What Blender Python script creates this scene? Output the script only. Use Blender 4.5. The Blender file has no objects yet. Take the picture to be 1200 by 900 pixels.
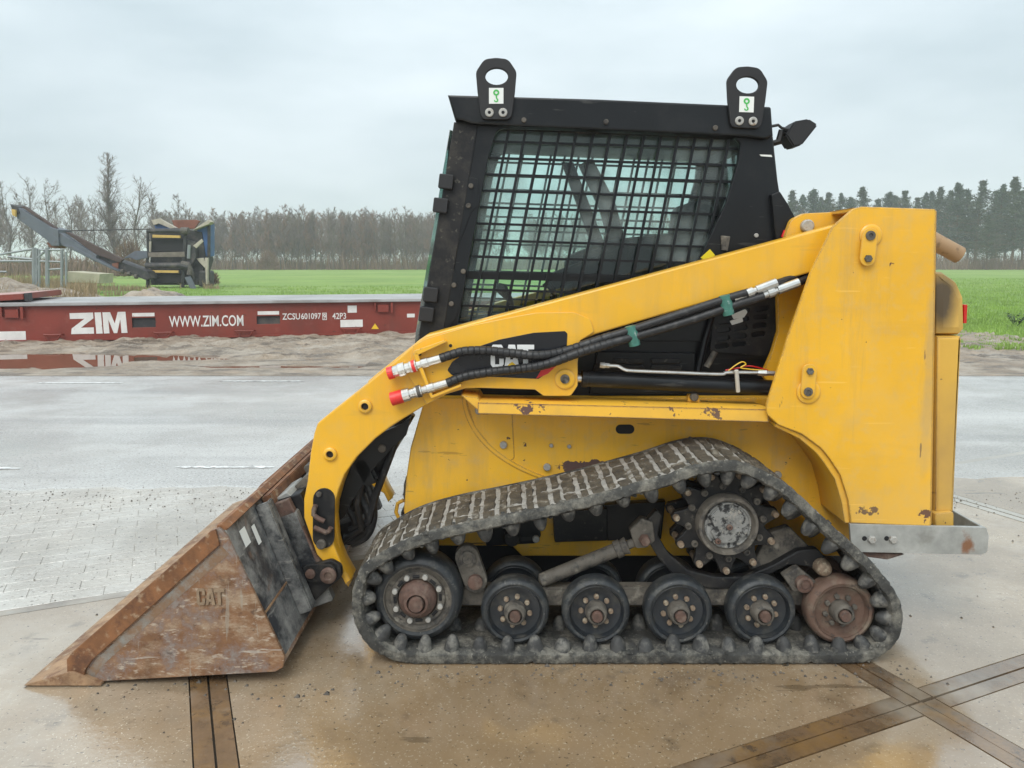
import bpy, bmesh, math, random
import numpy as np
from mathutils import Vector, Matrix
from mathutils.geometry import intersect_line_line_2d
R = math.radians
SC = bpy.context.scene
COL = SC.collection
random.seed(5)

# ------------------------------------------------------------------ camera
FPX, DIST, PITCH, HOR = 900.0, 2.6, R(6.0), 306.0      # focal length in photo pixels, metres to the near track, horizon row
CY = HOR + FPX*math.tan(PITCH)
def ray(u, v):
    xc = (u-600)/FPX; yc = -(v-CY)/FPX
    return Vector((xc, math.cos(PITCH)+yc*math.sin(PITCH), -math.sin(PITCH)+yc*math.cos(PITCH)))
_d = ray(600, 779)
CAMH = -_d.z/_d.y*DIST
cam_d = bpy.data.cameras.new('camera'); cam = bpy.data.objects.new('camera', cam_d); COL.objects.link(cam)
cam.location = (0, -DIST, CAMH); cam.rotation_euler = (math.pi/2-PITCH, 0, 0)
cam_d.sensor_width = 36; cam_d.lens = 36*FPX/1200; cam_d.shift_y = (CY-450)/1200
cam_d.clip_start = .05; cam_d.clip_end = 6000
SC.camera = cam
SC.render.resolution_x, SC.render.resolution_y = 1024, 768

# ------------------------------------------------------------------ sky, sun, exposure
SUN_EL, SUN_AZ = R(48), R(205)      # soft sun behind the overcast, over the viewer's shoulder
W = bpy.data.worlds.new('World'); SC.world = W; W.use_nodes = True
nt = W.node_tree; nt.nodes.clear()
def N(t, **k):
    n = nt.nodes.new(t)
    for a, b in k.items(): setattr(n, a, b)
    return n
sky = N('ShaderNodeTexSky', sky_type='NISHITA', sun_disc=False, sun_elevation=SUN_EL, sun_rotation=SUN_AZ)
tc = N('ShaderNodeTexCoord')
mp = N('ShaderNodeMapping'); mp.inputs['Scale'].default_value = (1.0, 1.0, 3.2)
nz = N('ShaderNodeTexNoise'); nz.inputs['Scale'].default_value = 2.1; nz.inputs['Detail'].default_value = 6; nz.inputs['Roughness'].default_value = .5
cr = N('ShaderNodeValToRGB')
cr.color_ramp.elements[0].position = .32; cr.color_ramp.elements[0].color = (3.75, 4.42, 4.75, 1)
cr.color_ramp.elements[1].position = .70; cr.color_ramp.elements[1].color = (5.6, 6.2, 6.5, 1)
sx = N('ShaderNodeSeparateXYZ')
mr = N('ShaderNodeMapRange'); mr.inputs['From Min'].default_value = 0; mr.inputs['From Max'].default_value = 1; mr.inputs['To Min'].default_value = .92; mr.inputs['To Max'].default_value = 2.0
ml = N('ShaderNodeMix', data_type='RGBA', blend_type='MULTIPLY'); ml.inputs[0].default_value = 1
mx = N('ShaderNodeMix', data_type='RGBA'); mx.inputs[0].default_value = .94
bg = N('ShaderNodeBackground'); bg.inputs['Strength'].default_value = .1
wo = N('ShaderNodeOutputWorld')
L = nt.links.new
L(tc.outputs['Generated'], mp.inputs[0]); L(mp.outputs[0], nz.inputs['Vector']); L(nz.outputs['Fac'], cr.inputs[0])
L(tc.outputs['Generated'], sx.inputs[0]); L(sx.outputs['Z'], mr.inputs['Value'])
L(cr.outputs[0], ml.inputs[6]); L(mr.outputs[0], ml.inputs[7])
L(sky.outputs[0], mx.inputs[6]); L(ml.outputs[2], mx.inputs[7]); L(mx.outputs[2], bg.inputs['Color']); L(bg.outputs[0], wo.inputs[0])
sun_d = bpy.data.lights.new('sun', 'SUN'); sun_d.energy = 1.5; sun_d.angle = R(38); sun_d.color = (1, .965, .91)
sun = bpy.data.objects.new('sun', sun_d); COL.objects.link(sun)
sun.rotation_euler = Vector((-math.sin(SUN_AZ)*math.cos(SUN_EL), -math.cos(SUN_AZ)*math.cos(SUN_EL), -math.sin(SUN_EL))).to_track_quat('-Z', 'Y').to_euler()
SC.view_settings.view_transform = 'Standard'; SC.view_settings.look = 'None'
SC.view_settings.exposure = 0.56; SC.view_settings.gamma = 1
HAZE = .0012       # density of the damp air
SC.cycles.max_bounces = 8; SC.cycles.volume_bounces = 1; SC.cycles.transparent_max_bounces = 12

# ------------------------------------------------------------------ placing helpers
def P(u, v, Y):                 # a point of the photograph on the upright plane y = Y
    d = ray(u, v); t = (Y+DIST)/d.y
    return Vector((d.x*t, Y, CAMH+d.z*t))
def G(u, v, z=0.0):             # ... on the level z
    d = ray(u, v); t = (z-CAMH)/d.z
    return Vector((d.x*t, d.y*t-DIST, z))
def px(n, Y=0.0): return n*(Y+DIST)/FPX       # size of n pixels at depth Y

# ------------------------------------------------------------------ materials
MATS = {}
def M(name, base, rough=.5, metal=0.0, spots=(), bump=None, coord='World', spec=.5, coat=0.0, vary=.12, vscale=3.0, wet=None, ior=1.5, edge=None):
    """spots: dicts col, scale, lo, hi, stretch, rough, at=(centre, radii), detail, metal"""
    if name in MATS: return MATS[name]
    m = bpy.data.materials.new(name); MATS[name] = m; m.use_nodes = True
    t = m.node_tree; b = t.nodes['Principled BSDF']; l = t.links.new
    def n(ty, **k):
        q = t.nodes.new(ty)
        for a, v in k.items(): setattr(q, a, v)
        return q
    vec = n('ShaderNodeNewGeometry').outputs['Position'] if coord == 'World' else n('ShaderNodeTexCoord').outputs[coord]
    b.inputs['Metallic'].default_value = metal; b.inputs['Roughness'].default_value = rough
    b.inputs['Specular IOR Level'].default_value = spec; b.inputs['IOR'].default_value = ior
    b.inputs['Coat Weight'].default_value = coat; b.inputs['Coat Roughness'].default_value = .12
    nv = n('ShaderNodeTexNoise'); nv.inputs['Scale'].default_value = vscale; nv.inputs['Detail'].default_value = 5; nv.inputs['Roughness'].default_value = .6
    l(vec, nv.inputs['Vector'])
    m0 = n('ShaderNodeMix', data_type='RGBA')
    m0.inputs[6].default_value = (*[c*(1-vary) for c in base], 1); m0.inputs[7].default_value = (*[min(1, c*(1+vary)) for c in base], 1)
    mr_ = n('ShaderNodeMapRange'); mr_.inputs['From Min'].default_value = .3; mr_.inputs['From Max'].default_value = .7
    l(nv.outputs['Fac'], mr_.inputs['Value']); l(mr_.outputs[0], m0.inputs[0])
    col = m0.outputs[2]; rg = None; mt = None
    for s in spots:
        q = n('ShaderNodeTexNoise'); q.inputs['Scale'].default_value = s['scale']; q.inputs['Detail'].default_value = s.get('detail', 6)
        q.inputs['Roughness'].default_value = s.get('nrough', .6)
        mpn = n('ShaderNodeMapping'); mpn.inputs['Scale'].default_value = s.get('stretch', (1, 1, 1)); mpn.inputs['Location'].default_value = s.get('off', (0, 0, 0))
        mpn.inputs['Rotation'].default_value = s.get('rot', (0, 0, 0))
        l(vec, mpn.inputs[0]); l(mpn.outputs[0], q.inputs['Vector'])
        fac = q.outputs['Fac']
        if 'at' in s:
            c, r = s['at']
            sb = n('ShaderNodeVectorMath', operation='SUBTRACT'); sb.inputs[1].default_value = c
            dv = n('ShaderNodeVectorMath', operation='DIVIDE'); dv.inputs[1].default_value = r
            ln = n('ShaderNodeVectorMath', operation='LENGTH')
            l(vec, sb.inputs[0]); l(sb.outputs[0], dv.inputs[0]); l(dv.outputs[0], ln.inputs[0])
            k = n('ShaderNodeMapRange'); k.inputs['From Min'].default_value = 1.25; k.inputs['From Max'].default_value = .3; k.inputs['To Min'].default_value = -.35; k.inputs['To Max'].default_value = s.get('gain', .3)
            l(ln.outputs['Value'], k.inputs['Value'])
            ad = n('ShaderNodeMath', operation='ADD'); l(fac, ad.inputs[0]); l(k.outputs[0], ad.inputs[1]); fac = ad.outputs[0]
        k = n('ShaderNodeMapRange'); k.inputs['From Min'].default_value = s['lo']; k.inputs['From Max'].default_value = s['hi']; k.inputs['To Max'].default_value = s.get('amt', 1)
        l(fac, k.inputs['Value']); fac = k.outputs[0]
        mm = n('ShaderNodeMix', data_type='RGBA'); mm.inputs[7].default_value = (*s['col'], 1)
        l(fac, mm.inputs[0]); l(col, mm.inputs[6]); col = mm.outputs[2]
        if 'rough' in s:
            rr = n('ShaderNodeMix', data_type='FLOAT'); rr.inputs[3].default_value = s['rough']; rr.inputs[2].default_value = rough
            l(fac, rr.inputs[0])
            if rg is not None: l(rg, rr.inputs[2])
            rg = rr.outputs[0]
        if 'metal' in s:
            rr = n('ShaderNodeMix', data_type='FLOAT'); rr.inputs[3].default_value = s['metal']; rr.inputs[2].default_value = metal
            l(fac, rr.inputs[0])
            if mt is not None: l(mt, rr.inputs[2])
            mt = rr.outputs[0]
    wfac = None
    if wet:          # film of water: darker, smoother, flatter
        q = n('ShaderNodeTexNoise'); q.inputs['Scale'].default_value = wet[0]; q.inputs['Detail'].default_value = 8; q.inputs['Roughness'].default_value = .62; l(vec, q.inputs['Vector'])
        k = n('ShaderNodeMapRange'); k.inputs['From Min'].default_value = wet[1]; k.inputs['From Max'].default_value = wet[2]; l(q.outputs['Fac'], k.inputs['Value']); wfac = k.outputs[0]
        rr = n('ShaderNodeMix', data_type='FLOAT'); rr.inputs[3].default_value = wet[3]; rr.inputs[2].default_value = rough; l(wfac, rr.inputs[0])
        if rg is not None: l(rg, rr.inputs[2])
        rg = rr.outputs[0]
        mm = n('ShaderNodeMix', data_type='RGBA', blend_type='MULTIPLY'); mm.inputs[7].default_value = (.72, .69, .65, 1); l(wfac, mm.inputs[0]); l(col, mm.inputs[6]); col = mm.outputs[2]
    if edge:         # paint worn off the edges: colour, radius, noise scale, threshold
        bv = n('ShaderNodeBevel', samples=4); bv.inputs['Radius'].default_value = edge[1]
        ge = n('ShaderNodeNewGeometry'); dp = n('ShaderNodeVectorMath', operation='DOT_PRODUCT'); l(bv.outputs[0], dp.inputs[0]); l(ge.outputs['Normal'], dp.inputs[1])
        k = n('ShaderNodeMapRange'); k.inputs['From Min'].default_value = .995; k.inputs['From Max'].default_value = .86; k.inputs['To Max'].default_value = .42; l(dp.outputs['Value'], k.inputs['Value'])
        q = n('ShaderNodeTexNoise'); q.inputs['Scale'].default_value = edge[2]; q.inputs['Detail'].default_value = 6; q.inputs['Roughness'].default_value = .7; l(vec, q.inputs['Vector'])
        ad = n('ShaderNodeMath', operation='ADD'); l(k.outputs[0], ad.inputs[0]); l(q.outputs['Fac'], ad.inputs[1])
        k2 = n('ShaderNodeMapRange'); k2.inputs['From Min'].default_value = edge[3]; k2.inputs['From Max'].default_value = edge[3]+.02; l(ad.outputs[0], k2.inputs['Value'])
        mm = n('ShaderNodeMix', data_type='RGBA'); mm.inputs[7].default_value = (*edge[0], 1); l(k2.outputs[0], mm.inputs[0]); l(col, mm.inputs[6]); col = mm.outputs[2]
    l(col, b.inputs['Base Color'])
    if rg is not None: l(rg, b.inputs['Roughness'])
    if mt is not None: l(mt, b.inputs['Metallic'])
    if bump:
        q = n('ShaderNodeTexNoise'); q.inputs['Scale'].default_value = bump[0]; q.inputs['Detail'].default_value = 8; q.inputs['Roughness'].default_value = .65
        l(vec, q.inputs['Vector'])
        bp = n('ShaderNodeBump'); bp.inputs['Strength'].default_value = bump[1]; bp.inputs['Distance'].default_value = bump[2] if len(bump) > 2 else .01
        l(q.outputs['Fac'], bp.inputs['Height']); l(bp.outputs[0], b.inputs['Normal'])
        if wfac is not None:
            k = n('ShaderNodeMapRange'); k.inputs['To Min'].default_value = bump[1]; k.inputs['To Max'].default_value = bump[1]*.25; l(wfac, k.inputs['Value']); l(k.outputs[0], bp.inputs['Strength'])
    return m

RUSTDK = (.075, .035, .022)
YEL = (.80, .43, .022)
def chips(lo=.70, sc=14): return dict(col=RUSTDK, scale=sc, lo=lo, hi=lo+.015, rough=.8, detail=4)
arm_yellow = M('arm_yellow', (.79, .42, .022), .32, vary=.06, edge=((.45, .28, .10), .008, 26, .77), spots=[dict(col=(.36, .25, .12), scale=1.5, lo=.52, hi=.68, stretch=(9, 9, .8), amt=0.18, detail=10, nrough=.7), dict(col=(.58, .43, .22), scale=20, lo=.50, hi=.72, amt=0.18, detail=10, nrough=.75), dict(col=(.50, .30, .07), scale=3, lo=.60, hi=.66, stretch=(1, 1, 7), rot=(0, .35, 0), amt=.22, detail=9), dict(col=(.62, .40, .12), scale=9, lo=.52, hi=.8, amt=.35, detail=10), dict(col=(.55, .34, .08), scale=2.2, lo=.55, hi=.8, amt=.3, rough=.5), dict(col=(.12, .06, .03), scale=22, lo=.735, hi=.75, rough=.8, detail=3)], bump=(60, .02), coat=.15)
_c = P(694, 548, .44)
body_yellow = M('body_yellow', (.87, .475, .03), .40, vary=.10, edge=((.16, .09, .05), .010, 30, .78), spots=[
    dict(col=(.36, .25, .12), scale=1.5, lo=.52, hi=.68, stretch=(9, 9, .8), amt=.30, detail=10, nrough=.7), dict(col=(.58, .43, .22), scale=20, lo=.50, hi=.72, amt=.30, detail=10, nrough=.75), 
    dict(col=(.42, .25, .06), scale=3, lo=.48, hi=.75, amt=.5, rough=.6), dict(col=(.30, .19, .09), scale=1.0, lo=.55, hi=.8, stretch=(6, 6, 1.2), amt=.35),
    dict(col=(.09, .05, .04), scale=30, lo=.70, hi=.72, rough=.8, detail=4), dict(col=(.10, .05, .02), scale=2.2, lo=.725, hi=.735, stretch=(1, 1, 14), rot=(0, .3, 0), detail=4),
    dict(col=(.105, .062, .052), scale=20, lo=.56, hi=.575, at=((_c.x, .44, _c.z), (.20, .6, .050)), gain=.30, rough=.85), dict(col=(.30, .16, .03), scale=6, lo=.66, hi=.68, stretch=(1, 1, 7), rot=(0, -.5, 0), amt=.5, detail=9), dict(col=(.60, .42, .20), scale=12, lo=.55, hi=.8, amt=.5, detail=10)], bump=(40, .05))
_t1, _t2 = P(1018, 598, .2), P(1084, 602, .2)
tower_yellow = M('tower_yellow', (.77, .41, .022), .36, vary=.07, edge=((.14, .075, .04), .010, 32, .75), spots=[
    dict(col=(.36, .25, .12), scale=1.5, lo=.52, hi=.68, stretch=(9, 9, .8), amt=.30, detail=10, nrough=.7), dict(col=(.58, .43, .22), scale=20, lo=.50, hi=.72, amt=.30, detail=10, nrough=.75), dict(col=(.10, .04, .02), scale=40, lo=.58, hi=.62, at=((P(1079, 526, .2).x, .2, P(1079, 526, .2).z), (.006, .6, .050)), gain=.25), dict(col=(.16, .08, .04), scale=9, lo=.715, hi=.72, detail=8), 
    dict(col=(.42, .30, .14), scale=6, lo=.45, hi=.75, at=((P(1090, 420, .2).x, .2, P(1090, 420, .2).z), (.035, .6, .8)), gain=.2, amt=.55, detail=9), dict(col=(.66, .42, .12), scale=1.4, lo=.50, hi=.62, amt=.4, detail=10, nrough=.7), dict(col=(.20, .11, .05), scale=3.2, lo=.705, hi=.71, stretch=(7, 1, 1), rot=(0, .2, 0), amt=.8, detail=5),
    dict(col=(.52, .34, .12), scale=5, lo=.5, hi=.78, amt=.45, rough=.55, detail=10, nrough=.7), dict(col=(.90, .58, .14), scale=3.5, lo=.70, hi=.71, stretch=(1, 1, 22), rot=(0, .25, 0), amt=.35, detail=2), dict(col=(.40, .24, .09), scale=1.3, lo=.58, hi=.72, stretch=(1, 1, 9), rot=(0, .5, 0), amt=.14),
    dict(col=(.11, .05, .03), scale=17, lo=.715, hi=.73, rough=.8, detail=4),
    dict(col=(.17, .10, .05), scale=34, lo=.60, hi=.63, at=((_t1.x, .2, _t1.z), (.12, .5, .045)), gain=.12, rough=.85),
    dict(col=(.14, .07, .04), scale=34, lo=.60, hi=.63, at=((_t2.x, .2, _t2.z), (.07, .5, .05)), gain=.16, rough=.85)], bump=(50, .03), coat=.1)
_l1, _l2 = P(835, 484, .24), P(620, 478, .24)
ledge_yellow = M('ledge_yellow', (.78, .43, .04), .42, vary=.1, edge=((.13, .07, .05), .009, 34, .73), spots=[
    dict(col=(.13, .07, .05), scale=24, lo=.66, hi=.675, rough=.85, detail=4), dict(col=(.12, .065, .05), scale=30, lo=.62, hi=.64, at=((_l1.x, .24, _l1.z), (.1, .5, .05)), gain=.14, rough=.85),
    dict(col=(.12, .065, .05), scale=30, lo=.62, hi=.64, at=((_l2.x, .24, _l2.z), (.13, .5, .05)), gain=.1, rough=.85), dict(col=(.45, .28, .08), scale=4, lo=.5, hi=.75, amt=.5)], bump=(40, .05))
_s = P(1098, 350, .3)
door_yellow = M('door_yellow', (.64, .38, .06), .5, vary=.1, edge=((.2, .12, .06), .010, 30, .80), spots=[dict(col=(.34, .22, .09), scale=1.6, lo=.45, hi=.7, stretch=(1, 1, .7), amt=.7), dict(col=(.15, .09, .05), scale=30, lo=.69, hi=.71)], bump=(40, .04))
soot_yellow = M('soot_yellow', (.60, .37, .08), .5, vary=.1, spots=[dict(col=(.032, .03, .03), scale=3, lo=.38, hi=.85, amt=.9, at=((_s.x-.005, .33, _s.z), (.085, .6, .17)), gain=.42, rough=.6)], bump=(40, .04))
black_paint = M('black_paint', (.007, .008, .0095), .32, vary=.3, spec=.35, spots=[dict(col=(.045, .043, .04), scale=6, lo=.52, hi=.85, amt=.4, rough=.6, detail=9, nrough=.7), dict(col=(.16, .16, .15), scale=45, lo=.74, hi=.75), dict(col=(.06, .058, .055), scale=4, lo=.64, hi=.66, stretch=(1, 1, 9), rot=(0, .6, 0), amt=.6)], bump=(90, .05))
black_dusty = M('black_dusty', (.009, .009, .010), .5, vary=.3, spec=.35, spots=[dict(col=(.085, .075, .06), scale=9, lo=.48, hi=.78, amt=.6, rough=.8, detail=10, nrough=.72), dict(col=(.17, .15, .12), scale=40, lo=.62, hi=.72, amt=.5)], bump=(60, .12))
black_deep = M('black_deep', (.006, .006, .007), .7, vary=.2)
plastic_black = M('plastic_black', (.013, .013, .0145), .6, vary=.15, bump=(120, .1))
rubber_belt = M('rubber_belt', (.046, .045, .041), .8, vary=.35, vscale=14, spots=[dict(col=(.23, .215, .178), scale=9, lo=.46, hi=.62, amt=.85, detail=10, nrough=.75), dict(col=(.022, .022, .022), scale=20, lo=.56, hi=.68, amt=.8, detail=8), dict(col=(.33, .31, .26), scale=60, lo=.62, hi=.7, amt=.6)], bump=(45, .7, .014))
mud_tread = M('mud_tread', (.088, .072, .050), .75, vary=.45, vscale=22, spots=[dict(col=(.045, .038, .03), scale=16, lo=.50, hi=.62, amt=.85, detail=9, nrough=.7), dict(col=(.27, .245, .20), scale=22, lo=.58, hi=.68, amt=.85, detail=8)], bump=(60, .9, .014))
groove_mud = M('groove_mud', (.33, .315, .285), .85, vary=.25, vscale=30, spots=[dict(col=(.13, .11, .08), scale=22, lo=.56, hi=.64, detail=8)], bump=(60, .6, .01))
lug_rubber = M('lug_rubber', (.042, .042, .041), .7, vary=.4, vscale=30, spots=[dict(col=(.20, .19, .165), scale=26, lo=.48, hi=.66, amt=.8, detail=9), dict(col=(.02, .02, .02), scale=35, lo=.6, hi=.68, amt=.8)], bump=(60, .4, .01))
wheel_rubber = M('wheel_rubber', (.018, .021, .024), .5, vary=.3, vscale=20, spots=[dict(col=(.14, .135, .115), scale=18, lo=.50, hi=.70, amt=.65, rough=.85, detail=10, nrough=.75), dict(col=(.2, .19, .165), scale=70, lo=.64, hi=.70, amt=.6)], bump=(70, .3, .006))
rim_black = M('rim_black', (.016, .019, .023), .42, vary=.3, spots=[dict(col=(.10, .09, .07), scale=22, lo=.5, hi=.75, amt=.6, rough=.8)], bump=(80, .1))
rust_steel = M('rust_steel', (.105, .060, .045), .7, vary=.3, vscale=30, spots=[dict(col=(.20, .155, .12), scale=24, lo=.5, hi=.7, amt=.7), dict(col=(.05, .035, .03), scale=50, lo=.55, hi=.7)], bump=(90, .4, .006))
rusty_wheel = M('rusty_wheel', (.115, .068, .048), .75, vary=.25, vscale=16, spots=[dict(col=(.20, .165, .12), scale=14, lo=.48, hi=.7, amt=.8), dict(col=(.045, .035, .03), scale=30, lo=.58, hi=.7)], bump=(80, .4, .006))
dust_steel = M('dust_steel', (.10, .088, .072), .7, vary=.35, vscale=20, spots=[dict(col=(.030, .028, .027), scale=22, lo=.5, hi=.60, amt=.85, detail=10, nrough=.72), dict(col=(.27, .245, .20), scale=18, lo=.58, hi=.70, amt=.8, detail=9)], bump=(70, .4, .006))
bolt_steel = M('bolt_steel', (.42, .41, .38), .5, .35, vary=.25, vscale=60, spots=[dict(col=(.22, .15, .10), scale=60, lo=.55, hi=.7)])
bolt_rust = M('bolt_rust', (.20, .145, .10), .6, .2, vary=.35, vscale=70, spots=[dict(col=(.36, .31, .23), scale=60, lo=.5, hi=.65)])
chrome = M('chrome_steel', (.62, .61, .58), .28, .9, vary=.15, vscale=40, spots=[dict(col=(.3, .27, .22), scale=40, lo=.6, hi=.75, rough=.6)])
galvanised = M('galvanised', (.40, .405, .385), .45, .45, vary=.22, vscale=14, spots=[dict(col=(.22, .21, .18), scale=9, lo=.5, hi=.72, amt=.7, rough=.7), dict(col=(.26, .13, .07), scale=16, lo=.55, hi=.75, at=((P(1133, 632, .2).x, .2, P(1133, 632, .2).z), (.05, .5, .10)), gain=.16, rough=.8, detail=9)], bump=(50, .15))
red_cap = M('red_cap', (.72, .035, .03), .4, vary=.2, vscale=30, spots=[dict(col=(.3, .05, .04), scale=40, lo=.6, hi=.7)])
white_sticker = M('white_sticker', (.75, .77, .74), .45, vary=.06)
green_mark = M('green_mark', (.07, .42, .09), .5, vary=.1)
teal_tape = M('teal_tape', (.05, .17, .135), .45, vary=.25, vscale=60, spots=[dict(col=(.35, .42, .38), scale=50, lo=.6, hi=.7)])
red_decal = M('red_decal', (.65, .03, .03), .35, vary=.05)
decal_black = M('decal_black', (.010, .011, .014), .25, vary=.2, spots=[dict(col=(.12, .11, .1), scale=12, lo=.6, hi=.85, amt=.3)])
decal_white = M('decal_white', (.78, .78, .76), .35, vary=.08, vscale=30)
decal_yellow = M('decal_yellow', (.82, .52, .03), .4, vary=.05)
hose_black = M('hose_black', (.016, .016, .017), .5, vary=.3, vscale=30, spots=[dict(col=(.14, .135, .125), scale=30, lo=.56, hi=.8, amt=.5)])
lamp_red = M('lamp_red', (.55, .02, .015), .2)
warn_yellow = M('warning_yellow', (.85, .65, .02), .4)
cable_tie = M('cable_tie', (.55, .52, .46), .5)
exhaust_tan = M('exhaust_tan', (.34, .22, .12), .55, .2, vary=.2, spots=[dict(col=(.12, .08, .05), scale=20, lo=.55, hi=.75)])
seat_black = M('seat_black', (.015, .015, .016), .7)
# bucket steels
_bs = P(250, 700, -.13)
_g0 = P(170, 712, -.13)
bucket_rust = M('bucket_rust', (.195, .096, .044), .6, vary=.35, vscale=12, spots=[
    dict(col=(.36, .27, .185), scale=7, lo=.47, hi=.60, stretch=(1, 1, 2.4), amt=.75, detail=12, nrough=.8), dict(col=(.165, .062, .024), scale=5, lo=.50, hi=.58, amt=.9, detail=12, nrough=.72),
    dict(col=(.24, .235, .22), scale=5, lo=.52, hi=.62, amt=.7, detail=12, nrough=.75), dict(col=(.44, .37, .29), scale=60, lo=.58, hi=.68, detail=5, amt=.75, stretch=(.5, 1, 1.4)),
    dict(col=(.055, .03, .02), scale=26, lo=.60, hi=.68, amt=.65), dict(col=(.40, .36, .31), scale=3.5, lo=.645, hi=.66, stretch=(1, 1, 12), rot=(0, .7, 0), detail=6, amt=.6), dict(col=(.30, .27, .22), scale=3, lo=.62, hi=.64, stretch=(14, 1, 1), rot=(0, .25, 0), detail=6, amt=.5)], bump=(55, .4, .006))
bucket_edge = M('bucket_edge', (.19, .080, .030), .6, vary=.35, vscale=14, spots=[dict(col=(.085, .035, .018), scale=9, lo=.48, hi=.60, amt=.85, detail=12, nrough=.75), dict(col=(.34, .24, .15), scale=30, lo=.56, hi=.66, amt=.75, detail=8)], bump=(50, .3, .006))
bucket_black = M('bucket_black', (.030, .032, .036), .45, vary=.4, spots=[
    dict(col=(.30, .295, .275), scale=5, lo=.42, hi=.60, amt=.75, detail=9, nrough=.75, rough=.7), dict(col=(.36, .34, .31), scale=7, lo=.60, hi=.72, stretch=(1, 1, 5), rot=(.5, .7, 0), detail=9, amt=.8),
    dict(col=(.17, .08, .04), scale=6, lo=.62, hi=.72, amt=.7)], bump=(50, .2, .006))
bucket_tan = M('bucket_tan', (.33, .205, .115), .55, .15, vary=.25, vscale=12, spots=[dict(col=(.15, .07, .035), scale=9, lo=.48, hi=.6, amt=.85, detail=12, nrough=.75), dict(col=(.45, .36, .26), scale=30, lo=.58, hi=.68, amt=.7)], bump=(60, .4))
# setting
cont_red = M('container_red', (.215, .036, .022), .5, vary=.2, vscale=1.2, spots=[dict(col=(.13, .05, .035), scale=2, lo=.5, hi=.75, stretch=(1, 1, .35), amt=.6), dict(col=(.30, .11, .08), scale=5, lo=.6, hi=.8, amt=.5), dict(col=(.09, .035, .02), scale=14, lo=.66, hi=.7)], bump=(10, .1))
cont_white = M('container_white', (.72, .70, .67), .5, vary=.1, vscale=6, spots=[dict(col=(.32, .12, .08), scale=11, lo=.66, hi=.7)])
cont_deck = M('container_deck', (.36, .35, .345), .35, vary=.25, vscale=1.5, spots=[dict(col=(.2, .17, .15), scale=1.5, lo=.5, hi=.7, stretch=(.4, 4, 1), amt=.7)])
crusher_black = M('crusher_black', (.03, .03, .032), .6, vary=.4, vscale=2, spots=[dict(col=(.12, .10, .08), scale=2, lo=.5, hi=.7, amt=.7)])
crusher_grey = M('crusher_grey', (.105, .12, .145), .6, vary=.2, vscale=1.5, spots=[dict(col=(.08, .07, .065), scale=1.5, lo=.55, hi=.7, amt=.7)])
crusher_blue = M('crusher_blue', (.035, .10, .26), .5, vary=.25, vscale=1.5, spots=[dict(col=(.12, .13, .15), scale=2, lo=.55, hi=.7)])
crusher_tan = M('crusher_tan', (.40, .36, .29), .7, vary=.2)
crusher_rust = M('crusher_rust', (.20, .075, .045), .8, vary=.25, vscale=2)
crusher_yellow = M('crusher_yellow', (.55, .36, .10), .6, vary=.15)
belt_brown = M('belt_brown', (.07, .045, .04), .8, vary=.2)
fence_galv = M('fence_galv', (.27, .29, .30), .5, .3)
concrete_block = M('concrete_block_mat', (.40, .37, .27), .9, vary=.2, vscale=2)
bark = M('bark', (.115, .10, .085), .9, vary=.3)
twig = M('twig', (.150, .120, .098), .9, vary=.25, vscale=.6)
twig_red = M('twig_red', (.185, .115, .080), .9, vary=.25, vscale=.6)
bark_pine = M('bark_pine', (.13, .08, .055), .9, vary=.3)
needle = M('needle', (.034, .058, .036), .85, vary=.45, vscale=.5)
needle2 = M('needle2', (.050, .064, .036), .85, vary=.45, vscale=.5)
shrub_brown = M('shrub_brown', (.19, .125, .085), .9, vary=.3, vscale=.7)
leaf_green = M('leaf_green', (.05, .085, .03), .6, vary=.3)
dry_grass = M('dry_grass', (.30, .225, .13), .9, vary=.3, vscale=1.2)
grass_blade = M('grass_blade', (.215, .335, .062), .7, vary=.35, vscale=.8)
def glass_mat(name, tint, pale_film):
    m = bpy.data.materials.new(name); m.use_nodes = True; t = m.node_tree; t.nodes.clear()
    o = t.nodes.new('ShaderNodeOutputMaterial'); a = t.nodes.new('ShaderNodeBsdfTransparent'); g = t.nodes.new('ShaderNodeBsdfGlossy')
    d = t.nodes.new('ShaderNodeBsdfDiffuse'); d.inputs[0].default_value = (.72, .80, .77, 1)  # dust, plus the panes' reflection painted in as a pale diffuse colour
    a.inputs[0].default_value = (*tint, 1); g.inputs['Roughness'].default_value = .03
    lw = t.nodes.new('ShaderNodeFresnel'); lw.inputs['IOR'].default_value = 1.45
    s = t.nodes.new('ShaderNodeMixShader'); s2 = t.nodes.new('ShaderNodeMixShader')
    nz_ = t.nodes.new('ShaderNodeTexNoise'); nz_.inputs['Scale'].default_value = 4; nz_.inputs['Detail'].default_value = 8
    k = t.nodes.new('ShaderNodeMapRange'); k.inputs['From Min'].default_value = .42; k.inputs['From Max'].default_value = .8; k.inputs['To Max'].default_value = pale_film
    tc_ = t.nodes.new('ShaderNodeTexCoord')
    t.links.new(tc_.outputs['Object'], nz_.inputs['Vector']); t.links.new(nz_.outputs['Fac'], k.inputs['Value'])
    t.links.new(lw.outputs[0], s.inputs[0]); t.links.new(a.outputs[0], s.inputs[1]); t.links.new(g.outputs[0], s.inputs[2])
    t.links.new(k.outputs[0], s2.inputs[0]); t.links.new(s.outputs[0], s2.inputs[1]); t.links.new(d.outputs[0], s2.inputs[2])
    t.links.new(s2.outputs[0], o.inputs[0]); return m
glass_cab = glass_mat('cab_glass', (.91, .985, .965), .30)
glass_front = glass_mat('front_glass', (.45, .62, .58), .35)

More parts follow.
